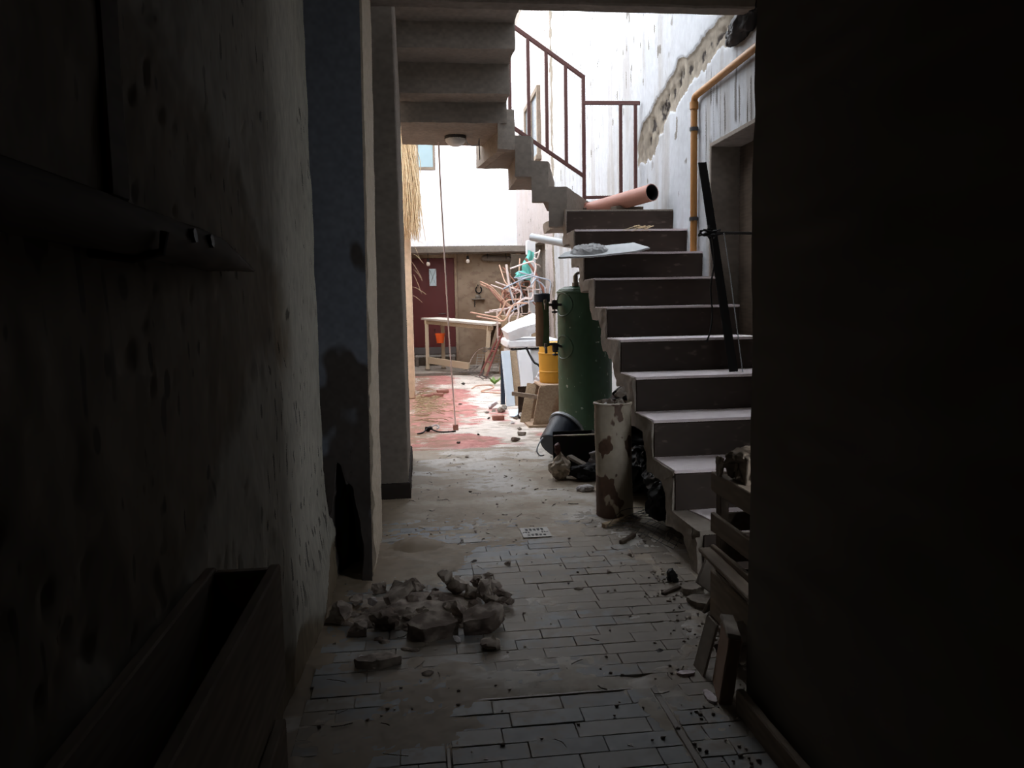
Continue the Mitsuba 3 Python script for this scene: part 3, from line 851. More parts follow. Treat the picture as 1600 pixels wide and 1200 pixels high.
mt = thing('metal_box', 'open dark metal box with a pale edge before the tipped bucket', 'box')
for nme, lo, hi in (('front_panel', (.90, 5.20, .02), (1.20, 5.205, .272)), ('back_and_shade_panel', (.92, 5.44, .02), (1.22, 5.445, .265)), ('bottom_panel', (.90, 5.2, .015), (1.22, 5.44, .02)), ('side_panel', (1.20, 5.2, .02), (1.205, 5.44, .27))):
    put(nme, bx(lo, hi, .001), 'm_black', parent=mt)
put('edge_strip', bx((.885, 5.19, .270), (1.205, 5.215, .278), .001), 'm_oldwhite', parent=mt)


def crumple(c, s, seed, amp, freq=9, sub=4):
    m = trimesh.creation.icosphere(sub)
    v = m.vertices * np.array(s) / 2
    n = np.stack([np.abs(meshkit.fbm(v * freq + 13 * a + 50, 4, seed + a) - .5) for a in range(3)], 1)
    v = v * (1 - amp * 2 * n.mean(1, keepdims=True)) + (n - .12) * min(s) * amp
    v = v + np.array(c) - [0, 0, v[:, 2].min()]
    return trimesh.Trimesh(v, m.faces, process=False)


mat('m_bag', lin(178, 166, 150), rough=.35, spec=.5)
mat('m_rag', lin(188, 184, 184))
pb = thing('plastic_bag', 'dusty clear plastic bag tied at the neck before the metal box', 'bag')
bag = crumple((.905, 5.05, .003), (.17, .14, .19), 20, .75, 16)
k = sstep(.09, .2, bag.vertices[:, 2])
bag.vertices[:, 0] = .905 + (bag.vertices[:, 0] - .905) * (1 - .7 * k)
bag.vertices[:, 1] = 5.05 + (bag.vertices[:, 1] - 5.05) * (1 - .7 * k)
put('body', bag, 'm_bag', parent=pb, smooth=True)
put('neck', crumple((.885, 5.05, .17), (.05, .05, .10), 24, .7, 24, 3), 'm_rail', parent=pb, smooth=True)
put('rag', crumple((1.0, 4.70, .0), (.13, .09, .05), 31, .9, 20), 'm_rag', smooth=True, label='crumpled white rag on the floor left of the cream drum', cat='rag')
put('cloth_and_fill', crumple((1.10, 5.02, .0), (.34, .22, .12), 36, .9, 12), 'm_black', smooth=True, label='heap of black cloth between the metal box and the cream drum', cat='cloth')
put('cloth_scrap', crumple((1.16, 5.13, .09), (.12, .07, .10), 39, .9, 18, 3), 'm_rag', smooth=True, label='pale scrap on the heap of black cloth', cat='cloth')
put('plaster_plank', rough(plank((.97, 5.10, .15), (1.10, 4.96, .085), .05, .02, (0, 0, 1)), .003, 20, 4, L=.02), 'm_conc', label='short pale lath lying on the heap of black cloth', cat='lath')

dr_ = thing('cream_drum', 'narrow cream metal drum rusting at the foot before the stair', 'drum')
DC = np.array((1.035, 4.13, 0))
m = refine(lathe([(0, .0), (.095, .0), (.1, .01), (.1, .632), (.094, .632), (.094, .612), (0, .61)], DC, 44), .03)
v = np.array(m.vertices)
dn_ = meshkit.fbm((v - DC) * [7, 7, 4] + 20, 3, 4) - .5
rad = v[:, :2] - DC[:2]
v[:, :2] += rad * (dn_ * .16)[:, None]
v[:, 0] += -.012 * (v[:, 2] - .3)
put('shell', trimesh.Trimesh(v, m.faces, process=False), 'm_oldwhite', parent=dr_, smooth=45)
put('rim', lathe([(.098, 0), (.106, .004), (.106, .012), (.098, .016)], DC + [-.004, 0, .62], 44), 'm_oldwhite', parent=dr_, smooth=40)
for i, (dx, dy, s) in enumerate([(.0, .02, .07), (.045, -.02, .06), (-.045, -.03, .05), (.02, -.055, .05), (-.03, .045, .06), (.05, .045, .06)]):
    put('stone', rock(DC + [dx - .004, dy, .602], (s, s * .8, s * .8), 400 + i, sub=2), 'm_conc' if i != 2 else 'm_rag', smooth=35, label=('grey stone in the middle of the cream drum top', 'grey stone at the right front of the cream drum top', 'white stone at the left front of the cream drum top', 'grey stone nearest the front rim of the cream drum', 'grey stone at the left back of the cream drum top', 'grey stone at the right back of the cream drum top')[i], cat='stone', group='stones in the cream drum')
put('stone', rock(DC + [.05, .03, .65], (.075, .07, .065), 411, sub=3), 'm_concd', smooth=35, label='dark round stone highest on the heap in the cream drum', cat='stone')

put('bag_and_fill', crumple((1.52, 4.22, .0), (.56, .62, .50), 51, .7, 6, 5), 'm_black', smooth=True, label='black rubbish bag bulging in the dark under the stair', cat='bag')
put('bag_and_fill', crumple((1.62, 5.05, .0), (.78, 1.0, .82), 54, .6, 4, 5), 'm_black', smooth=True, label='added large black bulk filling the space under the upper steps with shade', cat='bag')  # added black bulk, keeps the view under the steps dark
put('bag_and_fill', crumple((1.36, 3.85, .0), (.44, .40, .29), 57, .7, 8, 5), 'm_black', smooth=True, label='smaller black rubbish bag behind the lowest step', cat='bag')
put('cloth_and_fill', crumple((1.30, 4.62, .0), (.34, .62, .30), 83, .7, 8, 5), 'm_black', smooth=True, label='added dark bundle standing for the shade right of the cream drum', cat='cloth')  # added dark bundle, stands in for the shade under the stair
# net and sticks on the floor before the drum
net = []
g2 = np.random.default_rng(12)
for i in range(13):
    t = i / 12
    a = np.array((.93 + .22 * t, 3.86 - .40 * t, .012 + .02 * g2.random()))
    net.append(tube(smoothpath([a, a + [.10, .09, .03 + .03 * g2.random()], a + [.24, .17, .05]], 3), .0016, 4))
for i in range(9):
    o = np.array((.03 * i, .022 * i, .004 * i))
    net.append(tube(smoothpath([np.array((.93, 3.86, .02)) + o, np.array((1.02, 3.70, .035 + .02 * g2.random())) + o, np.array((1.15, 3.46, .015)) + o], 4), .0016, 4))
put('net', join(*net), 'm_iron', label='torn piece of dark netting on the floor beside the stair foot', cat='net', smooth=50)
put('stick', rough(plank((.915, 3.88, .02), (1.09, 3.98, .03), .03, .022, (0, 0, 1)), .002, 24, 2, L=.015), 'm_woodt', label='pale stick at the foot of the cream drum', cat='stick')
put('stick', rough(plank((.935, 3.60, .014), (1.03, 3.70, .02), .022, .018, (0, 0, 1)), .003, 24, 2, L=.015), 'm_woodd', label='short dark stick beside the torn netting', cat='stick')

# ------------------------------------------------------------------ tiles, hatch and drain in the corridor floor
g3 = np.random.default_rng(21)
HX0, HX1, HY1 = .035, .672, 2.215
ROW, LEN, GAP = .0772, .205, .0018


def tile_mesh(x0, x1, y0, y1, g):
    m = cbox(((x0 + x1) / 2, (y0 + y1) / 2, 0), (x1 - x0, y1 - y0, .012), .0015)
    a, b = g.normal() * .003, g.normal() * .009
    v = m.vertices
    v[:, 2] += a * (v[:, 0] - (x0 + x1) / 2) + b * (v[:, 1] - (y0 + y1) / 2) + g.normal() * .0009
    return m


hatch = thing('floor_hatch', 'tiled inspection hatch with a steel frame set in the corridor floor', 'hatch')
mat('m_frame', lin(104, 98, 92), rough=.5, metallic=.3)
put('frame_bar', bx((HX0, HY1 - .012, -.01), (HX1 + .01, HY1, .006), .002), 'm_frame', parent=hatch)
put('frame_bar', bx((HX0, 1.45, -.01), (HX0 + .012, HY1 - .014, .006), .002), 'm_frame', parent=hatch)
put('frame_bar', bx((HX1 - .012, 1.45, -.01), (HX1 + .008, HY1 - .014, .008), .002), 'm_frame', parent=hatch)
put('bed', bx((HX0 + .013, 1.45, -.01), (HX1 - .013, HY1 - .013, .0005), .001), 'm_dust', parent=hatch)
yy = HY1 - .018
while yy - ROW > 1.70:
    xx = HX0 + .016 - (.5 * LEN * g3.random())
    while xx < HX1 - .03:
        a0, a1 = max(xx, HX0 + .015), min(xx + LEN - GAP, HX1 - .015)
        if a1 - a0 > .02:
            put('tile', tile_mesh(a0, a1, yy - ROW + GAP, yy, g3), f'm_tile{int(g3.integers(0, 3))}', parent=hatch)
        xx += LEN * (1 if g3.random() > .25 else .55)
    yy -= ROW
floor_key = 'floor'
row = 0
y = 1.52
while y < 4.15:
    y1 = y + ROW - GAP
    x = -.37 - g3.random() * LEN
    xe = RX - .01 if y1 < 2.06 else 1.13
    while x < xe - .03:
        x1 = min(x + LEN - GAP, xe)
        a, b_ = max(x, -.37), x1
        x += LEN
        if b_ - a < .03 or (y < 1.70):
            continue
        spans = [(a, b_)]
        if y < HY1 + .002 - ROW * .0 and y1 > 0 and y < HY1:
            spans = []
            if a < HX0 - .02:
                spans.append((a, min(b_, HX0 - GAP), None))
            if b_ > HX1 + .03:
                spans.append((max(a, HX1 + .01 + GAP), b_, None))
        for sp in spans:
            if sp[1] - sp[0] < .025 or (abs((y + y1) / 2 - 3.855) < .12 and sp[1] > .47 and sp[0] < .64):
                continue
            ys = (y, y1)
            tm = tile_mesh(sp[0], sp[1], ys[0], ys[1], g3)
            put('tile', tm, f'm_tile{int(g3.integers(0, 3))}', parent=(sp[2] if len(sp) > 2 and sp[2] else floor_key))
    y += ROW

gr = thing('drain_grate', 'square cast drain grate set in the corridor floor', 'drain grate')
mat('m_grate', lin(160, 156, 150), rough=.5, spec=.4)
GX0, GX1, GY0, GY1 = .483, .628, 3.775, 3.94
plate = sbox(GX0, GY0, GX1, GY1)
for i in range(5):
    xx = GX0 + .032 + i * .020
    for (a, b_) in ((.018, .06), (.105, .147)):
        s = .0 if i == 2 else abs(i - 2) * .007
        plate = plate.difference(sbox(xx - .0065, GY0 + a + (0 if a < .05 else s * 0), xx + .0065, GY0 + b_ - (s if a < .05 else 0)))
for s in (-1, 1):
    for i in range(3):
        cx, cy = (GX0 + GX1) / 2 + s * (.035 + i * .013), (GY0 + GY1) / 2
        plate = plate.difference(sbox(cx - .004, cy - .014 + i * .003, cx + .004, cy + .014 - i * .003))
put('plate', prism(plate, .0103, .0125, 'z'), 'm_grate', parent=gr)
put('shade_block', bx((GX0 + .005, GY0 + .005, -.05), (GX1 - .005, GY1 - .005, .0098), .0005), 'm_black', parent=gr)  # solid black block, stands in for the dark drain below the slots

# ------------------------------------------------------------------ rubble heap and floor litter
def rubble_fn(p, n, uv):
    a = fbm(p.x * 14, p.y * 14, p.z * 14, 4)
    f = fbm(p.x * 60, p.y * 60, p.z * 60, 3)
    return mix(lin(102, 90, 82), lin(162, 152, 142), smoothstep(.35, .65, a)) * (.8 + .35 * f)


mat('m_rubble', rubble_fn)
mat('m_brick', lin(150, 106, 94))
put('rubble_slab', slabrock((.015, 2.70, .0), .21, .13, .055, 3, rz(12) @ rx(8)), 'm_rubble', smooth=35, label='large flat concrete lump at the front of the rubble heap', cat='rubble')
put('rubble_slab', slabrock((.195, 2.715, .0), .185, .125, .065, 8, rz(22) @ rx(6) @ ry(-8)), 'm_rubble', smooth=35, label='thick broken concrete lump at the right end of the rubble heap', cat='rubble')
put('rubble_slab', slabrock((-.165, 2.49, .0), .17, .075, .03, 14, rz(5)), 'm_rubble', smooth=35, label='thin flat piece lying alone nearest the camera by the rubble heap', cat='rubble')
put('rubble_slab', slabrock((-.105, 2.93, .045), .13, .055, .035, 18, rz(28) @ ry(-20)), 'm_rubble', smooth=35, label='long pale piece tilted up on the middle of the rubble heap', cat='rubble')
put('rubble_lump', rock((.20, 2.545, .0), (.085, .07, .05), 60), 'm_rubble', smooth=35, label='small ragged lump in front of the right end of the rubble heap', cat='rubble')
put('rubble_lump', rock((-.155, 2.78, .0), (.13, .11, .085), 64, sub=4), 'm_rubble', smooth=40, label='rounded grey lump in the left half of the rubble heap', cat='rubble')
put('rubble_lump', rock((-.335, 2.86, .0), (.12, .10, .10), 66), 'm_rubble', smooth=35, label='lump of rubble against the foot of the left wall', cat='rubble')
put('rubble_lump', rock((.125, 3.08, .0), (.11, .08, .085), 71), 'm_rubble', smooth=35, label='pointed dark clod highest at the back of the rubble heap', cat='rubble')
put('rubble_lump', rock((.03, 2.99, .0), (.10, .07, .06), 73), 'm_rubble', smooth=35, label='flat topped lump in the middle of the rubble heap', cat='rubble')
put('rubble_lump', rock((-.256, 2.76, .0), (.11, .09, .05), 75), 'm_rubble', smooth=35, label='low dark lump near the left wall in the rubble heap', cat='rubble')
put('rubble_lump', rock((-.213, 2.95, .03), (.045, .035, .035), 76, sub=2), 'm_rag', smooth=35, label='small white lump at the left of the rubble heap', cat='rubble')
put('rubble_lump', rock((-.226, 2.541, .0), (.035, .03, .02), 77, sub=2), 'm_rag', smooth=35, label='white crumb beside the thin flat piece of rubble', cat='rubble')
put('rubble_lump', rock((.092, 2.62, .0), (.035, .035, .04), 78, sub=2), 'm_rag', smooth=35, label='white crumb between the two large lumps of rubble', cat='rubble')
spots = [(.261, 3.05), (.292, 2.98), (.225, 2.97), (.165, 3.0), (.07, 3.12), (-.05, 3.14), (-.126, 3.10), (-.2, 3.12), (.2, 3.11), (-.02, 2.86), (.08, 2.90), (.11, 2.82), (-.07, 2.82), (.24, 2.88), (-.28, 3.02), (.17, 2.87), (-.06, 2.98), (.30, 2.90)]
clod_names = ('right of the pointed clod at the back of the rubble heap', 'outermost on the right of the rubble heap', 'left of the outermost right clod of the rubble heap', 'just in front of the pointed clod of the rubble heap', 'left of the pointed clod at the back of the rubble heap', 'in the middle of the back edge of the rubble heap',
              'left of the middle of the back edge of the rubble heap', 'nearest the foot of the blue grey pier', 'touching the pointed clod on its right', 'behind the largest flat lump of the rubble heap', 'between the two large lumps, at their back', 'wedged against the left side of the thick right lump',
              'at the left end of the largest flat lump', 'behind the thick right lump of the rubble heap', 'between the left wall and the blue grey pier foot', 'on the thick right lump, at its back left', 'beside the long pale tilted piece of rubble', 'at the right edge, behind the thick right lump')
for i, (x, y) in enumerate(spots):
    s = g3.uniform(.055, .10)
    put('clod', rock((x, y, .0 + .02 * g3.random()), (s, s * g3.uniform(.6, .9), s * g3.uniform(.6, 1.0)), 100 + i, sub=3), 'm_rubble', smooth=30,
        label='clod of broken concrete ' + clod_names[i], cat='rubble', group='clods of the rubble heap')
crumbs = []
for i in range(150):
    th, r = g3.uniform(0, 2 * np.pi), abs(g3.normal()) * .5 + .1
    s = g3.uniform(.008, .026)
    m = trimesh.creation.icosphere(1)
    m.vertices = m.vertices * np.array([s, s * .8, s * .6]) * (0.8 + .4 * g3.random((len(m.vertices), 1))) + [max(-.36, -.01 + .36 * r * math.cos(th)), 2.9 + .36 * r * math.sin(th), .004]
    crumbs.append(m)
put('rubble_crumbs', join(*crumbs), 'm_rubble', label='loose crumbs strewn around the rubble heap', cat='gravel', kind='stuff')
mound = gridsheet((-.42, 2.55, 0), (.80, 0, 0), (0, .75, 0), 40, 40, lambda P: np.stack([0 * P[:, 0], 0 * P[:, 0], -.012 + (.045 * np.exp(-((P[:, 0] + .05) / .26) ** 2 - ((P[:, 1] - 2.95) / .2) ** 2)) * (.5 + meshkit.fbm(P * 16, 4, 6))], 1))
put('earth_heap', mound, 'm_rubble', smooth=True, label='low heap of dark earth under the rubble by the left pier', cat='earth', kind='stuff')
drift = gridsheet((-.25, 3.35, 0), (.62, 0, 0), (0, .75, 0), 30, 30, lambda P: np.stack([0 * P[:, 0], 0 * P[:, 0], -.014 + .06 * np.exp(-((P[:, 0] + .06) / .15) ** 2 - ((P[:, 1] - 3.72) / .16) ** 2) * (.5 + meshkit.fbm(P * 12, 4, 16))], 1))
put('earth_heap', drift, 'm_dust', smooth=True, label='drift of pale brown earth at the foot of the blue grey pier', cat='earth', kind='stuff')

peb = [(.211, 3.464, .035, 1, 'dark stone behind the rubble heap, left of the flat one'), (.366, 3.401, .05, 0, 'flat crumbly stone behind the right end of the rubble heap'), (.78, 3.227, .045, 0, 'flat dark stone in the middle of the tiles before the drain grate'), (.935, 3.429, .05, 0, 'ragged dark stone left of the dark gap under the stair'),
       (.136, 1.901, .024, 2, 'small white pebble on the left of the floor hatch'), (.519, 1.909, .022, 2, 'small pale pebble on the right of the floor hatch'), (-.052, 4.026, .03, 0, 'small stone on the floor between the two left piers'), (.83, 4.086, .025, 1, 'dark pebble between the drain grate and the cream drum'), (.901, 4.377, .02, 1, 'tiny dark pebble left of the cream drum'),
       (.037, 4.397, .035, 0, 'stone before the corner of the brown pier'), (.284, 4.815, .03, 1, 'dark stone alone on the dusty floor beyond the drain grate'), (.653, 2.09, .02, 1, 'dark crumb at the right edge of the floor hatch'), (.334, 5.963, .05, 0, 'stone at the near edge of the red floor'), (.889, 5.9, .03, 1, 'dark pebble left of the tipped bucket'),
       (.562, 4.936, .03, 0, 'small stone alone in the middle of the dusty floor'), (.764, 2.441, .03, 1, 'dark crumb left of the thin leaning tile'), (.786, 2.299, .028, 1, 'dark crumb before the foot of the thin leaning tile'), (.60, 5.4, .03, 0, 'small stone short of the red floor, left of the bucket'), (.30, 6.6, .04, 1, 'dark stone on the red floor nearest the camera'),
       (.79, 6.59, .09, 0, 'biggest stone on the red floor, before the broken cabinet'), (.882, 6.90, .08, 0, 'second stone behind the biggest one on the red floor'), (.878, 7.606, .06, 2, 'pale stone at the left of the broken cabinet base'), (.831, 8.07, .05, 1, 'dark stone right behind the half brick'), (.681, 7.967, .05, 1, 'dark stone left of the half brick'),
       (.95, 7.9, .06, 0, 'stone between the half brick and the broken cabinet'), (.70, 8.4, .06, 0, 'stone on the red floor beyond the half brick'), (.45, 9.2, .06, 0, 'stone in the middle of the red floor, far out'), (.5, 7.0, .04, 1, 'dark stone right of the hanging cable foot'), (.9, 7.2, .06, 0, 'stone before the left corner of the broken cabinet'), (.62, 11.6, .07, 1, 'dark stone furthest away on the red floor')]
for i, (x, y, s, c, lab) in enumerate(peb):
    put('pebble', rock((x, y, -.003), (s, s * .75, s * .5), 300 + i, sub=2), ('m_rubble', 'm_riser', 'm_rag')[c], smooth=35, label=lab, cat='stone', group='loose stones on the floor')
put('broken_brick', rough(cbox((.77, 7.90, .022), (.12, .06, .045), .004, rz(4)), .004, 22, 4, L=.02), 'm_brick', label='half brick lying on the courtyard floor left of the broken cabinet', cat='brick')

g6 = np.random.default_rng(77)
grit, twigs = [], []
for i in range(620):
    y = g6.uniform(1.7, 6.2)
    x = g6.uniform(-.35, RX - .05 if y < 2.1 else 1.1)
    if g6.random() < .5:
        x = (RX - .04 if y < 2.1 else 1.08) - abs(g6.normal()) * .10
        y = y if y < 4.2 else g6.uniform(1.8, 3.2)
    s_ = g6.uniform(.0022, .0075)
    m = trimesh.creation.icosphere(0)
    m.vertices = m.vertices * np.array([s_, s_ * .8, s_ * .6]) * (0.7 + .6 * g6.random((12, 1))) + [x, y, .009]
    grit.append(m)
for i in range(70):
    y = g6.uniform(1.75, 6.0)
    x = g6.uniform(-.3, RX - .06 if y < 2.1 else 1.05)
    a, l = g6.uniform(0, np.pi), g6.uniform(.02, .07)
    d = np.array((math.cos(a), math.sin(a), 0)) * l / 2
    e = np.array((-math.sin(a), math.cos(a), 0)) * l * g6.normal() * .12
    q = np.array((x, y, .011))
    twigs.append(tube([q - d, q + e, q + d], g6.uniform(.0008, .0022), 4))
put('floor_grit', join(*grit), 'm_rubble', label='grit and crumbs scattered over the corridor floor', cat='grit', kind='stuff')
put('twig_litter', join(*twigs), 'm_woodd', label='dry twigs scattered over the corridor floor', cat='twigs', kind='stuff')

# ------------------------------------------------------------------ foreground left: trough, stake, batten
tr = thing('wooden_trough', 'narrow dark wooden trough on legs along the left wall in the foreground', 'trough')
put('board', bx((-.405, .30, .48), (-.385, 1.45, .70), .003), 'm_woodg', parent=tr)
put('board', bx((-.290, .30, .46), (-.270, 1.45, .70), .003), 'm_woodg', parent=tr)
put('board', bx((-.385, 1.43, .50), (-.290, 1.45, .695), .003), 'm_woodg', parent=tr)
put('board', bx((-.385, .30, .46), (-.290, 1.43, .48), .003), 'm_woodg', parent=tr)
put('board', bx((-.292, .30, .14), (-.272, 1.44, .405), .003), 'm_woodg', parent=tr)
put('leg', bx((-.40, 1.38, 0), (-.36, 1.43, .48), .004), 'm_woodg', parent=tr)
put('leg', bx((-.318, 1.39, 0), (-.292, 1.43, .46), .004), 'm_woodg', parent=tr)
put('leg', bx((-.40, .34, 0), (-.36, .39, .48), .004), 'm_woodg', parent=tr)
put('leg', bx((-.318, .34, 0), (-.292, .39, .46), .004), 'm_woodg', parent=tr)
put('spacer', bx((-.291, .60, .40), (-.273, 1.18, .465), .003), 'm_woodg', parent=tr)
sk = thing('wooden_stake', 'round wooden stake with a long point fixed level along the left wall', 'stake')
put('shaft', rough(tube([(-.375, y, 1.272 + .02 * (1.9 - y) * .3) for y in np.linspace(.2, 1.5, 14)] + [(-.385, 1.70, 1.272), (-.392, 1.95, 1.262)], [.034] * 14 + [.022, .003], 14), .003, 14, 4), 'm_woodd', parent=sk, smooth=45)
for y in (1.26, 1.36):
    put('nail_hole', tube([(-.347, y, 1.283), (-.336, y, 1.284)], .011, 10), 'm_black', parent=sk)
for y in (.5, 1.1):
    put('bracket', tube([(-.45, y, 1.25), (-.375, y, 1.240), (-.338, y, 1.248), (-.333, y, 1.275)], .006, 8), 'm_iron', parent=sk)
put('wall_batten', rough(bx((-.45, 1.165, 1.33), (-.419, 1.235, 2.88), .004), .002, 8, 5, L=.05), 'm_woodd', label='dark upright batten on the left wall above the stake', cat='batten', smooth=35)

# ------------------------------------------------------------------ foreground right: crate, tiles, block
cr = thing('slatted_crate', 'dark slatted wooden crate standing before the lowest steps', 'crate')
for z0, z1 in ((.485, .555), (.335, .405), (.22, .285), (.02, .19)):
    put('slat', rough(plank((1.035, 2.10, (z0 + z1) / 2), (1.035, 2.67, (z0 + z1) / 2 + .004), .016, z1 - z0, (0, 0, 1)), .002, 20, 3, L=.04), 'm_woodg', parent=cr)
    put('slat', plank((1.05, 2.665, (z0 + z1) / 2), (1.40, 2.665, (z0 + z1) / 2), .016, z1 - z0, (0, 0, 1)), 'm_woodd', parent=cr)
for x, y in ((1.06, 2.64), (1.06, 2.35), (1.06, 2.12), (1.38, 2.64), (1.38, 2.12)):
    put('post', bx((x - .016, y - .022, 0), (x + .016, y + .022, .53), .003), 'm_woodd', parent=cr)
put('bottom_board', bx((1.045, 2.1, .03), (1.4, 2.65, .05), .003), 'm_woodd', parent=cr)
put('back_and_shade_panel', bx((1.19, 2.10, .05), (1.205, 2.655, .54), .003), 'm_woodd', parent=cr)  # added inside the crate to keep the gaps between slats dark
put('top_board', bx((1.025, 2.08, .548), (1.17, 2.60, .562), .003), 'm_woodg', parent=cr)
put('lower_ledge', rough(plank((.985, 2.12, .262), (1.01, 2.68, .268), .05, .016, (0, 0, 1)), .002, 16, 3, L=.04), 'm_woodg', parent=cr)
put('crumpled_cloth', crumple((1.10, 2.50, .56), (.16, .20, .13), 61, .95, 13), 'm_woodg', smooth=True, label='crumpled grey cloth on top of the slatted crate', cat='cloth')
put('card', slabrock((1.025, 2.575, .56), .09, .09, .003, 9, ry(-82) @ rz(10), 5), 'm_woodg', label='bent scrap of grey card standing at the far corner of the slatted crate', cat='card')
put('card', rough(cbox((1.115, 2.40, .722), (.075, .004, .085), .001, rz(12) @ ry(20)), .002, 20, 2, L=.02), 'm_rag', label='pale card stuck in the cloth on top of the slatted crate', cat='card')
put('wooden_stub', rough(cbox((1.06, 2.46, .60), (.02, .09, .12), .003, rx(8)), .003, 20, 3, L=.02), 'm_woodg', label='grey wooden stub upright on top of the slatted crate', cat='wood')
put('broken_tile', slabrock((1.055, 2.93, .0), .12, .09, .03, 31, rz(20)), 'm_conc', smooth=35, label='pale broken tile flat against the foot of the lowest step', cat='tile')
put('broken_tile', slabrock((1.055, 2.81, .0), .14, .09, .022, 34, rz(-15) @ rx(6)), 'm_conc', smooth=35, label='second pale broken tile, in front of the one at the lowest step', cat='tile')
put('broken_tile', rough(cbox((1.11, 2.74, .065), (.20, .012, .11), .002, rz(35) @ rx(28)), .002, 16, 3, L=.03), 'm_concd', smooth=35, label='dark broken tile leaning on the crate above the two pale ones', cat='tile')
put('broken_tile', rough(cbox((1.135, 2.93, .09), (.13, .012, .15), .002, rz(30) @ ry(35)), .002, 16, 4, L=.03), 'm_concd', smooth=35, label='dark tile slanting against the lowest step', cat='tile')
put('broken_tile', slabrock((1.06, 2.55, .0), .13, .10, .02, 37, rz(10)), 'm_rubble', smooth=35, label='grey broken tile flat under the slatted crate side', cat='tile')
put('splinter', rough(plank((.93, 2.93, .008), (1.02, 2.985, .014), .02, .012, (0, 0, 1)), .003, 30, 3, L=.012), 'm_woodd', label='dark splinter pointing left from the broken tiles', cat='wood')
put('black_stone', rock((1.02, 3.07, 0), (.055, .055, .06), 222, sub=3), 'm_black', smooth=40, label='black lump standing just left of the lowest step', cat='stone')
blk = rough(cbox((.875, 2.135, .105), (.038, .15, .205), .004, rz(-14) @ ry(8)), .0025, 20, 4, L=.02)
mat('m_clay', lin(132, 110, 96))
bk2 = thing('clay_block', 'reddish brown clay block standing on end at the corner of the dark wall', 'block')
put('body', blk, 'm_clay', parent=bk2, smooth=35)
put('mortar', rough(cbox((.885, 2.135, .212), (.040, .152, .014), .003, rz(-14) @ ry(8)), .004, 40, 4, L=.012), 'm_conc', parent=bk2, smooth=35)
put('thin_tile', rough(cbox((.866, 2.285, .083), (.008, .085, .18), .001, ry(15)), .001, 20, 4, L=.03), 'm_conc', label='thin tile leaning to the right beside the clay block', cat='tile')
put('broken_tile', rough(cbox((1.0, 2.33, .10), (.10, .10, .012), .002, rx(20)), .002, 20, 3, L=.02), 'm_conc', smooth=35, label='pale broken tile lying behind the top of the clay block', cat='tile')
put('rubble_lump', rock((.985, 2.33, .0), (.13, .12, .095), 231), 'm_rubble', smooth=35, label='dark lump of concrete hidden behind the clay block', cat='rubble')
put('tile_chip', slabrock((.80, 2.27, 0), .06, .035, .012, 5), 'm_tread', smooth=35, label='pale tile chip in front of the thin leaning tile', cat='tile chip')
put('tile_chip', slabrock((.815, 2.12, 0), .035, .09, .012, 7), 'm_tread', smooth=35, label='pale tile chip at the foot of the clay block', cat='tile chip')
put('low_board', rough(bx((.858, .8, 0), (.882, 2.03, .075), .004), .003, 10, 3, L=.05), 'm_woodg', smooth=35, label='low board standing on edge along the dark right wall', cat='board')

# ------------------------------------------------------------------ far courtyard
mat('m_maroon', lin(92, 38, 37), rough=.5, spec=.4)
mat('m_kick', lin(104, 98, 96), rough=.5)
mat('m_skypane', lin(205, 224, 230), rough=.25, spec=.6)  # pale blue stands for sky seen through, painted into the glass
mat('m_orange', lin(238, 104, 48), rough=.5)
mat('m_cream', lin(200, 184, 160), rough=.6)
d1 = 'door_1'
put(d1, bx((-.12, 14.90, .40), (.675, 14.94, 2.07), .004), 'm_maroon', kind='structure', label='maroon door with a small glass pane at the far end')
put('kick_plate', bx((-.12, 14.895, .27), (.675, 14.94, .40), .003), 'm_kick', parent=d1)
put('bottom_panel', bx((-.12, 14.90, .05), (.675, 14.94, .27), .003), 'm_woodd', parent=d1)
pn = put('pane', bx((.203, 14.885, 1.555), (.337, 14.899, 1.875), .002), 'm_skypane', parent=d1)
put('wire', tube([(.21, 14.882, 1.57), (.33, 14.882, 1.86)], .0035, 6), 'm_iron', parent=pn)
put('wire', tube([(.33, 14.882, 1.57), (.21, 14.882, 1.86)], .0035, 6), 'm_iron', parent=pn)
for a, b_ in (((.193, 14.88, 1.545), (.203, 14.9, 1.885)), ((.337, 14.88, 1.545), (.347, 14.9, 1.885))):
    put('bead', bx(a, b_, .002), 'm_maroon', parent=d1)
put('jamb', rough(bx((.675, 14.86, .05), (.725, 14.95, 2.14), .004), .006, 12, 3, L=.05), 'm_hut', parent=d1, smooth=40)
put('door_pull', tube([(.36, 14.885, 1.03), (.50, 14.885, 1.035)], .008, 6), 'm_kick', parent=d1)
put('sill_rail', bx((-.10, 14.70, .225), (.65, 14.73, .265), .004), 'm_grate', label='pale rail lying level across the foot of the maroon door', cat='rail')
put('rail_block', bx((-.10, 14.69, .05), (-.04, 14.74, .224), .004), 'm_concd', label='block carrying the left end of the pale rail', cat='block')
put('rail_block', bx((.58, 14.69, .05), (.64, 14.74, .224), .004), 'm_concd', label='block carrying the right end of the pale rail', cat='block')
mat('m_bulb', lin(226, 214, 204), rough=.2, spec=.6)
for x, z, s in ((.188, 1.96, 'bare white bulb hanging before the maroon door'), (.92, 2.0, 'bare dim bulb hanging before the tan hut wall')):
    lb = thing('light_bulb', s, 'light bulb')
    put('cord', tube([(x, 14.6, 2.15), (x, 14.6, z + .07)], .006, 6), 'm_black', parent=lb)
    put('holder', lathe([(0, 0), (.02, 0), (.022, .05), (.012, .06), (0, .06)], (x, 14.6, z + .025), 14), 'm_black', parent=lb, smooth=40)
    put('glass', lathe([(0, -.045), (.025, -.036), (.037, -.01), (.033, .015), (.018, .04), (0, .04)], (x, 14.6, z - .01), 20), 'm_bulb', parent=lb, smooth=True)
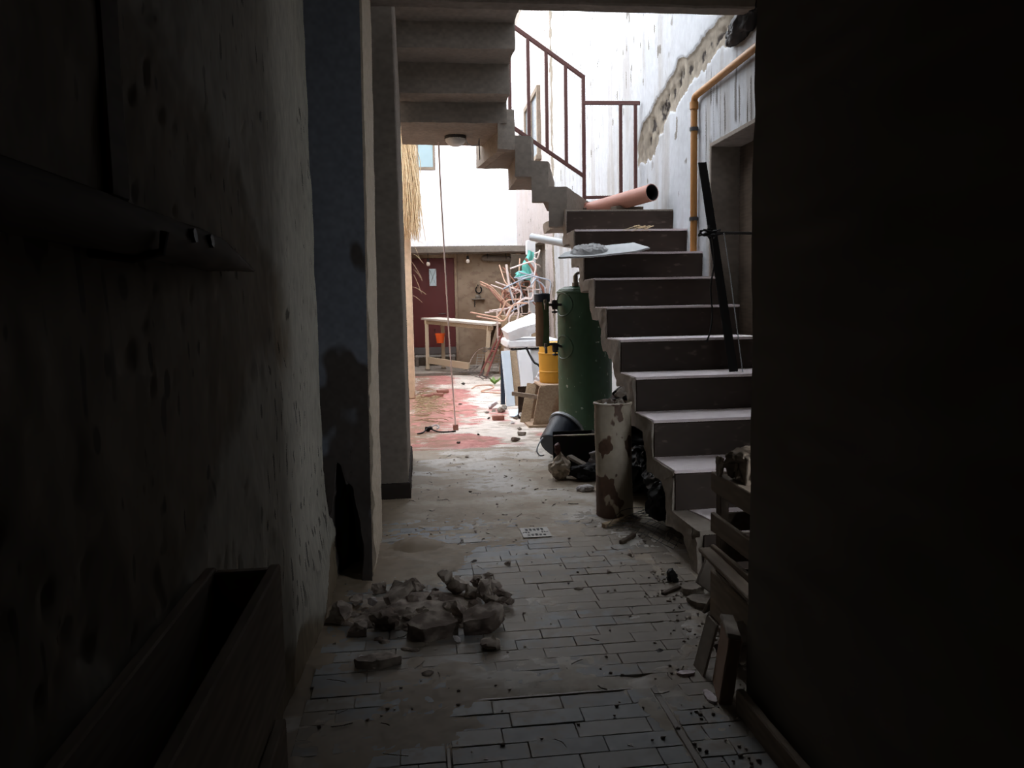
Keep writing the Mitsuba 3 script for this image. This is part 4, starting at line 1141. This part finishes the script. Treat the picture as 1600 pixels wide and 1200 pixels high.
rm = tube([(1.19, 14.80, 2.06), (1.24, 14.80, 2.055), (1.72, 14.80, 2.035), (1.745, 14.80, 2.035)], [.03, .055, .055, .04], 16)
put('rolled_mat', rm, 'm_concd', smooth=50, label='rolled grey mat hung under the far roof slab', cat='mat')
for x, zc, lab in ((1.3, 2.055, 'left wire loop holding the rolled mat'), (1.65, 2.037, 'right wire loop holding the rolled mat')):
    put('wire_loop', tube([(x, 14.8, 2.16), (x, 14.742, zc), (x, 14.8, zc - .06), (x, 14.858, zc), (x, 14.8, 2.16)], .006, 6), 'm_iron', label=lab, cat='wire')
put('corner_post', rough(bx((1.84, 14.78, .05), (1.94, 14.88, 2.15), .006), .003, 9, 3, L=.08), 'm_hut', smooth=40, label='tan post at the right end of the far hut wall', cat='post')
put('thin_pole', tube([(1.76, 14.86, .06), (1.75, 14.86, 2.14)], .018, 10), 'm_grate', smooth=50, label='thin pale pole before the right end of the hut wall', cat='pole')
hk = thing('wall_hook', 'dark iron ring hanging on the tan hut wall', 'hook')
put('nail', tube([(1.12, 14.94, 1.56), (1.12, 14.87, 1.55)], .012, 8), 'm_iron', parent=hk)
put('ring', tube([(1.13 + .055 * math.sin(a), 14.885, 1.47 - .065 * math.cos(a)) for a in np.linspace(-2.6, 2.6, 20)], .011, 8), 'm_black', parent=hk, smooth=50)
ws = thing('wall_bracket', 'small grey shelf bracket below the iron ring on the hut wall', 'bracket')
put('shelf', bx((1.0, 14.82, 1.285), (1.24, 14.93, 1.305), .003), 'm_conc', parent=ws)
put('stay', plank((1.05, 14.92, 1.15), (1.05, 14.84, 1.285), .015, .015, (1, 0, 0)), 'm_iron', parent=ws)
put('lump', rock((1.11, 14.87, 1.303), (.12, .07, .08), 501, sub=2), 'm_conc', parent=ws, smooth=35)

# workbench
wb = thing('workbench', 'long pale wooden workbench sagging to the right before the maroon door', 'workbench')
A, B = np.array((.235, 13.95, .955)), np.array((1.32, 12.72, .855))
dirn = (B - A) / np.linalg.norm(B - A)
sidev = np.cross([0, 0, 1], dirn)
sidev /= np.linalg.norm(sidev)
mat('m_benchtop', lin(196, 190, 182))
put('top_board', plank(A - dirn * .06, B, .46, .035, (0, 0, 1)), 'm_benchtop', parent=wb)
put('apron', plank(A - sidev * .20 - [0, 0, .05], B - sidev * .20 - [0, 0, .05], .03, .07, (0, 0, 1)), 'm_woodt', parent=wb)
for s in (-1, 1):
    q = A + sidev * .19 * s + dirn * .04
    put('leg', bx((q[0] - .032, q[1] - .032, .05), (q[0] + .032, q[1] + .032, .94), .005), 'm_cream', parent=wb)
    put('foot', bx((q[0] - .045, q[1] - .045, .045), (q[0] + .045, q[1] + .045, .075), .004), 'm_woodg', parent=wb)
put('leg', plank(B - sidev * .18 - dirn * .10 - [0, 0, .02], (1.06, 12.75, .0), .07, .05, (0, 1, 0)), 'm_cream', parent=wb)
put('leg', plank(B - dirn * .22 + sidev * .1, (.99, 12.98, .0), .05, .05, (0, 1, 0)), 'm_woodd', parent=wb)
q0 = A - sidev * .19
put('lower_rail', plank((q0[0] + .02, q0[1] - .03, .235), (.80, 13.02, .165), .035, .115, (0, 0, 1)), 'm_cream', parent=wb)
pt = thing('orange_pot', 'small orange plastic pot hung on the left leg of the workbench', 'pot')
PC = np.array((.345, 13.66, .535))
put('body', lathe([(0, 0), (.058, 0), (.083, .15), (.09, .15), (.09, .168), (.078, .168), (.054, .01), (0, .01)], PC, 28), 'm_orange', parent=pt, smooth=35)
put('hook', tube(smoothpath([PC + [-.07, .04, .16], PC + [-.085, .06, .21], (.27, 13.75, .77), (.25, 13.80, .76)], 4), .005, 6), 'm_iron', parent=pt)

# tangle of tubular chair frames
mat('m_tubew', lin(226, 212, 208), rough=.4, spec=.45)
mat('m_tubet', lin(206, 168, 146), rough=.4, spec=.45)
mat('m_tubeb', lin(172, 180, 192), rough=.4, spec=.45)
mat('m_tuber', lin(150, 106, 92), rough=.55)
mat('m_tubem', lin(142, 88, 84), rough=.5)


def frame(label, matk, paths, r=.0125, pair=None, cross=()):
    t = thing('chair_frame', label, 'chair frame')
    for P in paths:
        P = np.array(P)
        put('tube', tube(filleted(P, .06, 4), r, 8), matk, parent=t, smooth=50)
        if pair is not None:
            Q = P + np.array(pair)
            put('tube', tube(filleted(Q, .06, 4), r, 8), matk, parent=t, smooth=50)
    for a, b_ in cross:
        put('cross_bar', tube([a, b_], r * .8, 8), matk, parent=t, smooth=50)
    return t


o = np.array
frame('tan chair frame reaching furthest left and uppermost in the tangle', 'm_tubet', [[(0.95, 12.2, 1.541), (1.128, 12.2, 1.459), (1.343, 12.2, 1.217), (1.423, 12.2, 1.146), (1.504, 12.2, 1.184), (1.627, 12.2, 1.252)]], pair=(.035, .38, -.03),
      cross=[((1.343, 12.2, 1.217), (1.378, 12.58, 1.187))])
frame('tan and white chair frame whose two legs point level to the left', 'm_tubet', [[(0.776, 12.0, 1.07), (1.178, 12.0, 0.984), (1.239, 12.0, 1.042), (1.332, 12.0, 1.236), (1.411, 12.0, 1.254), (1.55, 12.0, 1.251)]], pair=(.07, -.30, -.06),
      cross=[((1.178, 12.0, .984), (1.248, 11.7, .924))])
frame('white chair frame with the high rounded back at the right of the tangle', 'm_tubew', [[(1.316, 11.9, 1.002), (1.377, 11.9, 1.118), (1.487, 11.9, 1.184), (1.587, 11.9, 1.269), (1.715, 11.9, 1.248), (1.736, 11.9, 1.325), (1.739, 11.9, 1.519), (1.792, 11.9, 1.761), (1.744, 11.9, 1.829), (1.636, 11.9, 1.801), (1.389, 11.9, 1.718)],
                                                                                  [(1.462, 11.7, 1.183), (1.488, 11.7, 1.039), (1.427, 11.7, 0.868), (1.327, 11.7, 0.716), (1.228, 11.7, 0.603)]], pair=(.05, .34, .02))
frame('white chair leg standing straight up in the middle of the tangle', 'm_tubew', [[(1.376, 12.3, 1.806), (1.40, 12.3, 1.6), (1.429, 12.3, 1.397), (1.477, 12.3, 1.276)]], r=.02)
frame('pale chair frame bent in a V in the middle of the tangle', 'm_tubew', [[(1.453, 12.4, 1.529), (1.532, 12.4, 1.357), (1.607, 12.4, 1.517), (1.66, 12.4, 1.617)], [(1.423, 11.8, 1.059), (1.343, 11.8, 0.974), (1.359, 11.8, 0.75), (1.317, 11.8, 0.615)]])
frame('rusty brown chair frame knotted at the heart of the tangle', 'm_tuber', [[(1.318, 12.6, 1.384), (1.494, 12.6, 1.34), (1.623, 12.6, 1.543), (1.749, 12.6, 1.634), (1.799, 12.6, 1.479), (1.65, 12.6, 1.338), (1.554, 12.6, 1.216)],
                                                                        [(1.36, 12.5, 1.422), (1.429, 12.5, 1.258), (1.576, 12.5, 1.388), (1.672, 12.5, 1.539), (1.754, 12.5, 1.538)], [(1.362, 12.7, 1.488), (1.388, 12.7, 1.24), (1.417, 12.7, 1.074), (1.382, 12.7, 0.929)]], pair=(.03, .25, .02))
frame('blue grey chair frame reaching furthest right in the tangle', 'm_tubeb', [[(1.503, 11.8, 1.664), (1.745, 11.8, 1.593), (2.0, 11.8, 1.532), (1.967, 11.8, 1.3)], [(1.457, 12.0, 1.585), (1.546, 12.0, 1.584), (1.786, 12.0, 1.649)],
                                                                          [(1.74, 11.9, 1.56), (1.789, 11.9, 1.538), (1.877, 11.9, 1.488), (1.926, 11.9, 1.419), (1.924, 11.9, 1.322)]], r=.011)
frame('mauve flat chair leg slanting down to the right in the tangle', 'm_tuber', [[(1.654, 12.1, 1.881), (1.772, 12.1, 1.722), (1.947, 12.1, 1.354)]], r=.022)
frame('maroon chair frame with two long legs slanting down to the floor', 'm_tubem', [[(1.286, 12.6, 0.808), (1.262, 12.6, 0.664), (0.936, 12.6, 0.03)], [(1.316, 12.4, 0.772), (1.294, 12.4, 0.702), (1.023, 12.4, 0.012)]], r=.016,
      cross=[((1.144, 12.6, .43), (1.20, 12.4, .44)), ((1.06, 12.6, .27), (1.125, 12.4, .25))])
frame('pair of white upright chair tubes on the right end of the workbench', 'm_tubew', [[(1.247, 12.6, 1.06), (1.25, 12.6, .60)], [(1.435, 12.5, 1.05), (1.431, 12.5, 0.62)]], r=.018, cross=[((1.25, 12.6, .66), (1.431, 12.5, .66))])
frame('tan chair frame folded small under the right end of the workbench', 'm_tubet', [[(1.303, 12.2, 0.698), (1.36, 12.2, 0.536), (1.297, 12.2, 0.417), (1.387, 12.2, 0.354), (1.34, 12.2, .05)]], pair=(.09, .2, 0))


def whole_chair(label, matk, at_, R, r=.0115):
    """A tubular stacking chair without seat and back: two bent side frames, rungs and back loop."""
    t = thing('chair_frame', label, 'chair frame')
    R, c = np.asarray(R), np.array(at_)
    f = lambda P: (np.array(P, float) - [.2, 0, .42]) @ R.T + c
    for s in (-1, 1):
        w = .19 * s
        put('side_frame', tube(filleted(f([(-.02, w, 0), (.03, w, .44), (.38, w, .45), (.47, w, .82)]), .06, 4), r, 8), matk, parent=t, smooth=50)
        put('rear_leg', tube(filleted(f([(.44, w, 0), (.33, w, .30), (.20, w, .44)]), .05, 4), r, 8), matk, parent=t, smooth=50)
    put('back_loop', tube(filleted(f([(.47, -.19, .82), (.475, -.12, .86), (.475, .12, .86), (.47, .19, .82)]), .05, 4), r, 8), matk, parent=t, smooth=50)
    for x, z in ((.03, .42), (.36, .445), (.40, .12)):
        put('rung', tube(f([(x, -.19, z), (x, .19, z)]), r * .8, 8), matk, parent=t, smooth=50)
    return t


whole_chair('white chair frame lying on its back low in the heap', 'm_tubew', (1.52, 12.35, 1.20), rz(25) @ ry(105) @ rx(20))
whole_chair('tan chair frame upside down at the top of the heap', 'm_tubet', (1.60, 12.55, 1.42), rz(-50) @ ry(170) @ rx(10))
whole_chair('blue grey chair frame tipped sideways against the right wall', 'm_tubeb', (1.72, 12.1, 1.40), rz(130) @ rx(70) @ ry(20))
whole_chair('rusty chair frame crushed in the middle of the heap', 'm_tuber', (1.50, 12.45, 1.28), rz(80) @ rx(140) @ ry(-30))
whole_chair('white chair frame on its side furthest right in the heap', 'm_tubew', (1.78, 12.45, 1.22), rz(200) @ rx(95))
# what the tangle is piled on
cb = thing('junk_cabinet', 'low brown cabinet under the tangle of chair frames', 'cabinet')
put('body', rough(bx((1.32, 12.0, .0), (1.93, 13.2, 1.0), .006), .004, 6, 3, L=.15), 'm_woodt', parent=cb)
for i in range(3):
    put('door', bx((1.345 + i * .19, 11.975, .08), (1.52 + i * .19, 11.999, .93), .003), ('m_hut', 'm_white', 'm_woodt')[i], parent=cb)
mat('m_teal', lin(112, 196, 186), rough=.5)
te = gridsheet((0, 0, 0), (1, 0, 0), (0, 1, 0), 10, 14, lambda P: 0 * P)
sx, sy = te.vertices[:, 0], te.vertices[:, 1]
V = np.stack([1.60 + .13 * sy + sx * (.17 - .07 * sy) + .02 * np.sin(9 * sy), 12.42 + .05 * np.cos(5 * sx + 2 * sy), 1.58 + .45 * sy - .03 * sx], 1)
put('teal_sheet', join(trimesh.Trimesh(V, te.faces, process=False), trimesh.Trimesh(V + [0, .006, 0], te.faces[:, ::-1], process=False)), 'm_teal', smooth=True, label='teal plastic sheet standing up behind the chair frames', cat='plastic sheet')
put('teal_sheet', crumple((1.61, 12.3, 1.56), (.22, .10, .16), 83, .7, 14, 3), 'm_teal', smooth=True, label='teal crumpled plastic caught in the chair frames', cat='plastic sheet')
put('tall_board', rough(cbox((1.60, 12.62, 1.0), (.30, .03, 1.96), .004, ry(3)), .003, 8, 3, L=.12), 'm_woodd', label='dark tall board behind the tangle of chair frames', cat='board')
put('white_hose', tube(smoothpath([(1.865, 13.0, 2.017), (1.907, 13.0, 2.006), (2.0, 12.98, 2.036), (2.005, 12.9, 2.06), (1.99, 12.9, 1.994), (1.96, 12.95, 1.921), (1.896, 13.0, 1.953), (1.93, 13.0, 1.847), (2.0, 13.02, 1.825), (2.03, 13.05, 1.80)], 5), .013, 8), 'm_tubew', smooth=50,
    label='white hose looped on the wall above the chair frames', cat='hose')
put('white_post', rough(bx((1.83, 13.2, .0), (1.98, 13.35, 2.25), .006), .004, 7, 3, L=.1), 'm_white', label='white painted post against the right wall behind the chair frames', cat='post', smooth=40)

# wire rack and loose wire on the ground
rk = thing('wire_rack', 'grey wire rack lying on the ground at the foot of the workbench', 'rack')
for i in range(7):
    put('wire', tube([(.88 + .01 * i, 13.05, .08 + .045 * i), (1.36, 12.78, .08 + .045 * i)], .006, 6), 'm_grate', parent=rk, smooth=50)
for i in range(6):
    x, y = .90 + .088 * i, 13.04 - .05 * i
    put('wire', tube([(x, y, .06), (x + .05, y, .36)], .006, 6), 'm_grate', parent=rk, smooth=50)
put('loose_wire', tube(smoothpath([(.80, 13.4, .04), (.86, 13.4, .25), (1.0, 13.35, .42), (1.2, 13.3, .45), (1.35, 13.2, .38)], 6), .007, 6), 'm_tubew', smooth=50, label='pale hose arching over the wire rack', cat='hose')
g4 = np.random.default_rng(31)
for i, lab in enumerate(('tangled grey wire left of the wire rack', 'tangled grey wire on top of the wire rack', 'tangled grey wire below the maroon chair legs')):
    c0 = [(.86, 13.0, .03), (1.15, 12.75, .40), (1.02, 12.2, .02)][i]
    P = [np.array(c0) + g4.normal(size=3) * [.12, .10, .05] + [0, 0, .06] for _ in range(14)]
    for q in P:
        q[2] = max(q[2], .01)
    put('tangled_wire', tube(smoothpath(P, 5), .005, 5), 'm_kick', smooth=50, label=lab, cat='wire')
put('ground_wire', tube(smoothpath([(.70, 10.9, .012), (.80, 11.2, .02), (1.0, 11.3, .012), (1.0, 10.9, .012), (.8, 10.5, .012), (1.05, 10.2, .012)], 6), .010, 6), 'm_tubet', smooth=50, label='loop of brown wire flat on the courtyard floor', cat='wire')

# white junk on the right of the courtyard
fz = thing('white_freezer', 'old white chest lying on the right of the courtyard', 'chest')
put('body', rough(bx((1.06, 9.22, .0), (1.66, 9.95, .64), .02), .004, 5, 3, L=.1), 'm_white', parent=fz, smooth=40)
put('lid', rough(bx((1.02, 9.16, .66), (1.64, 9.94, .76), .02), .004, 5, 4, L=.1), 'm_white', parent=fz, smooth=40)
put('seal', bx((1.07, 9.21, .64), (1.64, 9.93, .66), .004), 'm_black', parent=fz)
fo = prism([(-.22, -.20), (.18, -.22), (.27, .05), (.2, .3), (-.12, .28), (-.25, .08)], -.055, .055, 'z')
fo = rough(fo, .025, 6, 5, L=.04)
FR = ry(-17) @ rx(10)
put('foam_slab', trimesh.Trimesh(fo.vertices @ FR.T + [1.235, 9.36, .895], fo.faces, process=False), 'm_white', smooth=45, label='thick torn white foam slab tilted on top of the white chest', cat='foam')
put('rusty_offcut', rough(cbox((1.12, 9.2, .805), (.13, .05, .06), .004, ry(-15)), .006, 20, 4, L=.02), 'm_tuber', label='rusty brown offcut under the torn foam slab', cat='offcut')
mat('m_bluew', lin(206, 220, 232), rough=.4)
pw = (('metal_sheet', (1.005, 9.02, .318), (.105, .02, .655), -3, 'm_bluew', 'narrow blue white metal sheet leaning at the left of the white chest'),
      ('metal_sheet', (1.10, 9.05, .318), (.085, .02, .65), -4, 'm_woodt', 'tan metal sheet leaning between the two white ones'),
      ('metal_sheet', (1.225, 9.04, .322), (.155, .02, .655), -3, 'm_white', 'wide white metal sheet leaning at the right of the tan one'))
for nme, c_, s_, a_, m_, l_ in pw:
    put(nme, cbox(c_, s_, .003, rx(-14) @ ry(a_)), m_, label=l_, cat='metal sheet')
put('slate_strip', cbox((.955, 9.14, .30), (.05, .02, .60), .003, rx(-10) @ ry(2)), 'm_navy', label='dark slate strip leaning left of the blue white panel', cat='panel')
put('black_hose', tube(smoothpath([(1.207, 8.9, 0.685), (1.25, 8.9, 0.59), (1.293, 8.85, 0.508), (1.352, 8.85, 0.462), (1.42, 8.9, .3), (1.45, 8.9, .02)], 6), .012, 8), 'm_black', smooth=50, label='black hose drooping over the white panels', cat='hose')
put('white_sack', crumple((1.36, 8.62, .0), (.24, .22, .46), 87, .6, 9), 'm_rag', smooth=True, label='white plastic sack between the panels and the yellow drum', cat='sack')
bs = gridsheet((.90, 8.0, 0), (.34, 0, 0), (.05, .55, 0), 24, 30, lambda P: np.stack([0 * P[:, 0], 0 * P[:, 0], .01 + .05 * np.abs(meshkit.fbm(P * 9, 4, 66) - .5) * 2], 1))
put('blue_sheet', bs, 'm_bluew', smooth=True, label='pale blue plastic sheet crumpled on the ground below the panels', cat='plastic sheet')
lumps = ((.80, 8.75, .15, 'biggest white plaster lump, left of the slate strip'), (.86, 8.45, .12, 'grey plaster lump before the biggest white one'), (1.02, 7.95, .13, 'white plaster lump on the pale blue sheet'), (.92, 8.65, .10, 'grey plaster lump against the foot of the blue white metal sheet'),
         (1.10, 8.0, .08, 'small white plaster lump at the right of the pale blue sheet'), (.78, 8.5, .07, 'small grey plaster lump furthest left of the pale blue sheet'), (1.2, 7.9, .09, 'white plaster lump behind the loose board of the broken cabinet'))
for i, (x, y, s, lab) in enumerate(lumps):
    put('plaster_lump', rock((x, y, 0), (s, s * .8, s * .6), 520 + i), ('m_white', 'm_conc')[i % 2], smooth=35, label=lab, cat='plaster', group='plaster lumps below the metal sheets')

wd = thing('weed', 'small green weed growing at the edge of the courtyard floor', 'plant')
mat('m_leaf', lin(120, 156, 84), rough=.6)
for i in range(11):
    a, L = g4.uniform(0, 2 * np.pi), g4.uniform(.07, .13)
    d = np.array((math.cos(a), math.sin(a), .9))
    s_ = np.array((-math.sin(a), math.cos(a), 0)) * L * .28
    b0 = np.array((1.06, 11.3, .02))
    V = np.array([b0, b0 + d * L * .5 + s_, b0 + d * L, b0 + d * L * .5 - s_, b0 + d * L * .55 + [0, 0, .012]])
    put('leaf', trimesh.Trimesh(V, [[0, 1, 4], [1, 2, 4], [2, 3, 4], [3, 0, 4]], process=False), 'm_leaf', parent=wd)

# ------------------------------------------------------------------ hanging cable, straw
hc = thing('hanging_cable', 'pale cable hanging from the stair landing to the courtyard floor', 'cable')
put('cable', tube(smoothpath([(.205, 6.80, 2.56), (.212, 6.84, 2.2), (.228, 6.90, 1.75), (.245, 7.0, 1.3), (.265, 7.12, .8), (.29, 7.24, .35), (.306, 7.325, .05)], 6), .0065, 8), 'm_tubew', parent=hc, smooth=50)
put('tie', rough(cbox((.308, 7.34, .025), (.05, .045, .055), .004), .005, 30, 2, L=.015), 'm_brick', parent=hc, smooth=35)
bc = thing('black_flex', 'short black flex with a plug lying on the red floor', 'flex')
put('flex', tube(smoothpath([(.30, 7.22, .008), (.23, 7.17, .012), (.15, 7.2, .01), (.09, 7.27, .02), (.05, 7.28, .035), (.0, 7.2, .01), (-.05, 7.15, .008)], 6), .007, 6), 'm_black', parent=bc, smooth=50)
put('plug', rock((.055, 7.29, 0), (.07, .06, .06), 601, sub=3), 'm_black', parent=bc, smooth=40)
put('tag', tube(smoothpath([(.08, 7.28, .05), (.12, 7.30, .06), (.15, 7.28, .045), (.13, 7.25, .03)], 5), .008, 6), 'm_rag', parent=bc, smooth=50)

g5 = np.random.default_rng(41)


def strand(P, w):
    """A flat three sided straw along the points."""
    return tube(P, [w] * (len(P) - 1) + [w * .4], 3, cap=False)


sb = thing('straw_bundle', 'dry straw hanging down beside the tan pier', 'straw')
S = []
for i in range(900):
    u_, q = g5.random(), g5.random()
    x0, y0 = -.23 + .16 * u_ + .02 * g5.normal(), 9.62 + .33 * q
    zb = 1.95 + 1.2 * g5.random() ** 1.6 + .25 * (1 - u_) * g5.random()
    bul = .09 * u_ * g5.random() + .03
    top = 3.38
    P = [(x0, y0, top), (x0 + bul * .4, y0 + .02 * g5.normal(), top - (top - zb) * .35), (x0 + bul, y0 + .03 * g5.normal(), top - (top - zb) * .7), (x0 + bul * .95 + .03 * g5.normal(), y0 + .04 * g5.normal(), zb)]
    S.append(strand(smoothpath(P, 3), .0042))
put('straw', join(*S), 'm_straw', parent=sb, kind='stuff')
put('tie_bar', bx((-.30, 9.58, 3.36), (.02, 9.99, 3.40), .004), 'm_woodt', parent=sb)
W = []
for i in range(9):
    P = np.array((-.06 + .05 * g5.random(), 9.7 + .2 * g5.random(), 2.1 - .9 * i / 9))
    d = np.array((.06 + .07 * g5.random(), 0, -.12 * g5.random() - .02))
    W.append(strand(smoothpath([P - d * .5, P, P + d * .5 + [0, 0, -.02], P + d - [0, 0, .05]], 4), .0018))
put('stray_straw', join(*W), 'm_straw', parent=sb, kind='stuff')
L_ = []
mat('m_strawold', lin(164, 146, 116))
for i in range(330):
    x, y = -.06 + abs(g5.normal()) * .19, 9.35 + g5.normal() * .75
    y = min(max(y, 7.2), 11.5)
    a, l = g5.uniform(0, np.pi), g5.uniform(.05, .16)
    d = np.array((math.cos(a), math.sin(a), 0)) * l / 2
    z_ = .012 + .03 * g5.random() * math.exp(-((x) / .2) ** 2)
    L_.append(strand([np.array((x, y, z_)) - d, np.array((x, y, z_ + .008)), np.array((x, y, z_)) + d], .0035))
put('straw_litter', join(*L_), 'm_strawold', label='straw litter scattered on the floor at the foot of the tan pier', cat='straw', kind='stuff')
for i, (x, y, a, lab) in enumerate(((.071, 10.0, 30, 'piece of broken clay pipe nearest the tan pier'), (.20, 10.12, -20, 'piece of broken clay pipe in the middle of three on the red floor'), (.28, 10.5, 15, 'piece of broken clay pipe furthest from the tan pier'))):
    put('clay_shard', rough(cbox((x, y, .03), (.16, .06, .045), .008, rz(a)), .006, 20, i, L=.025), 'm_terra', smooth=40, label=lab, cat='clay shard')
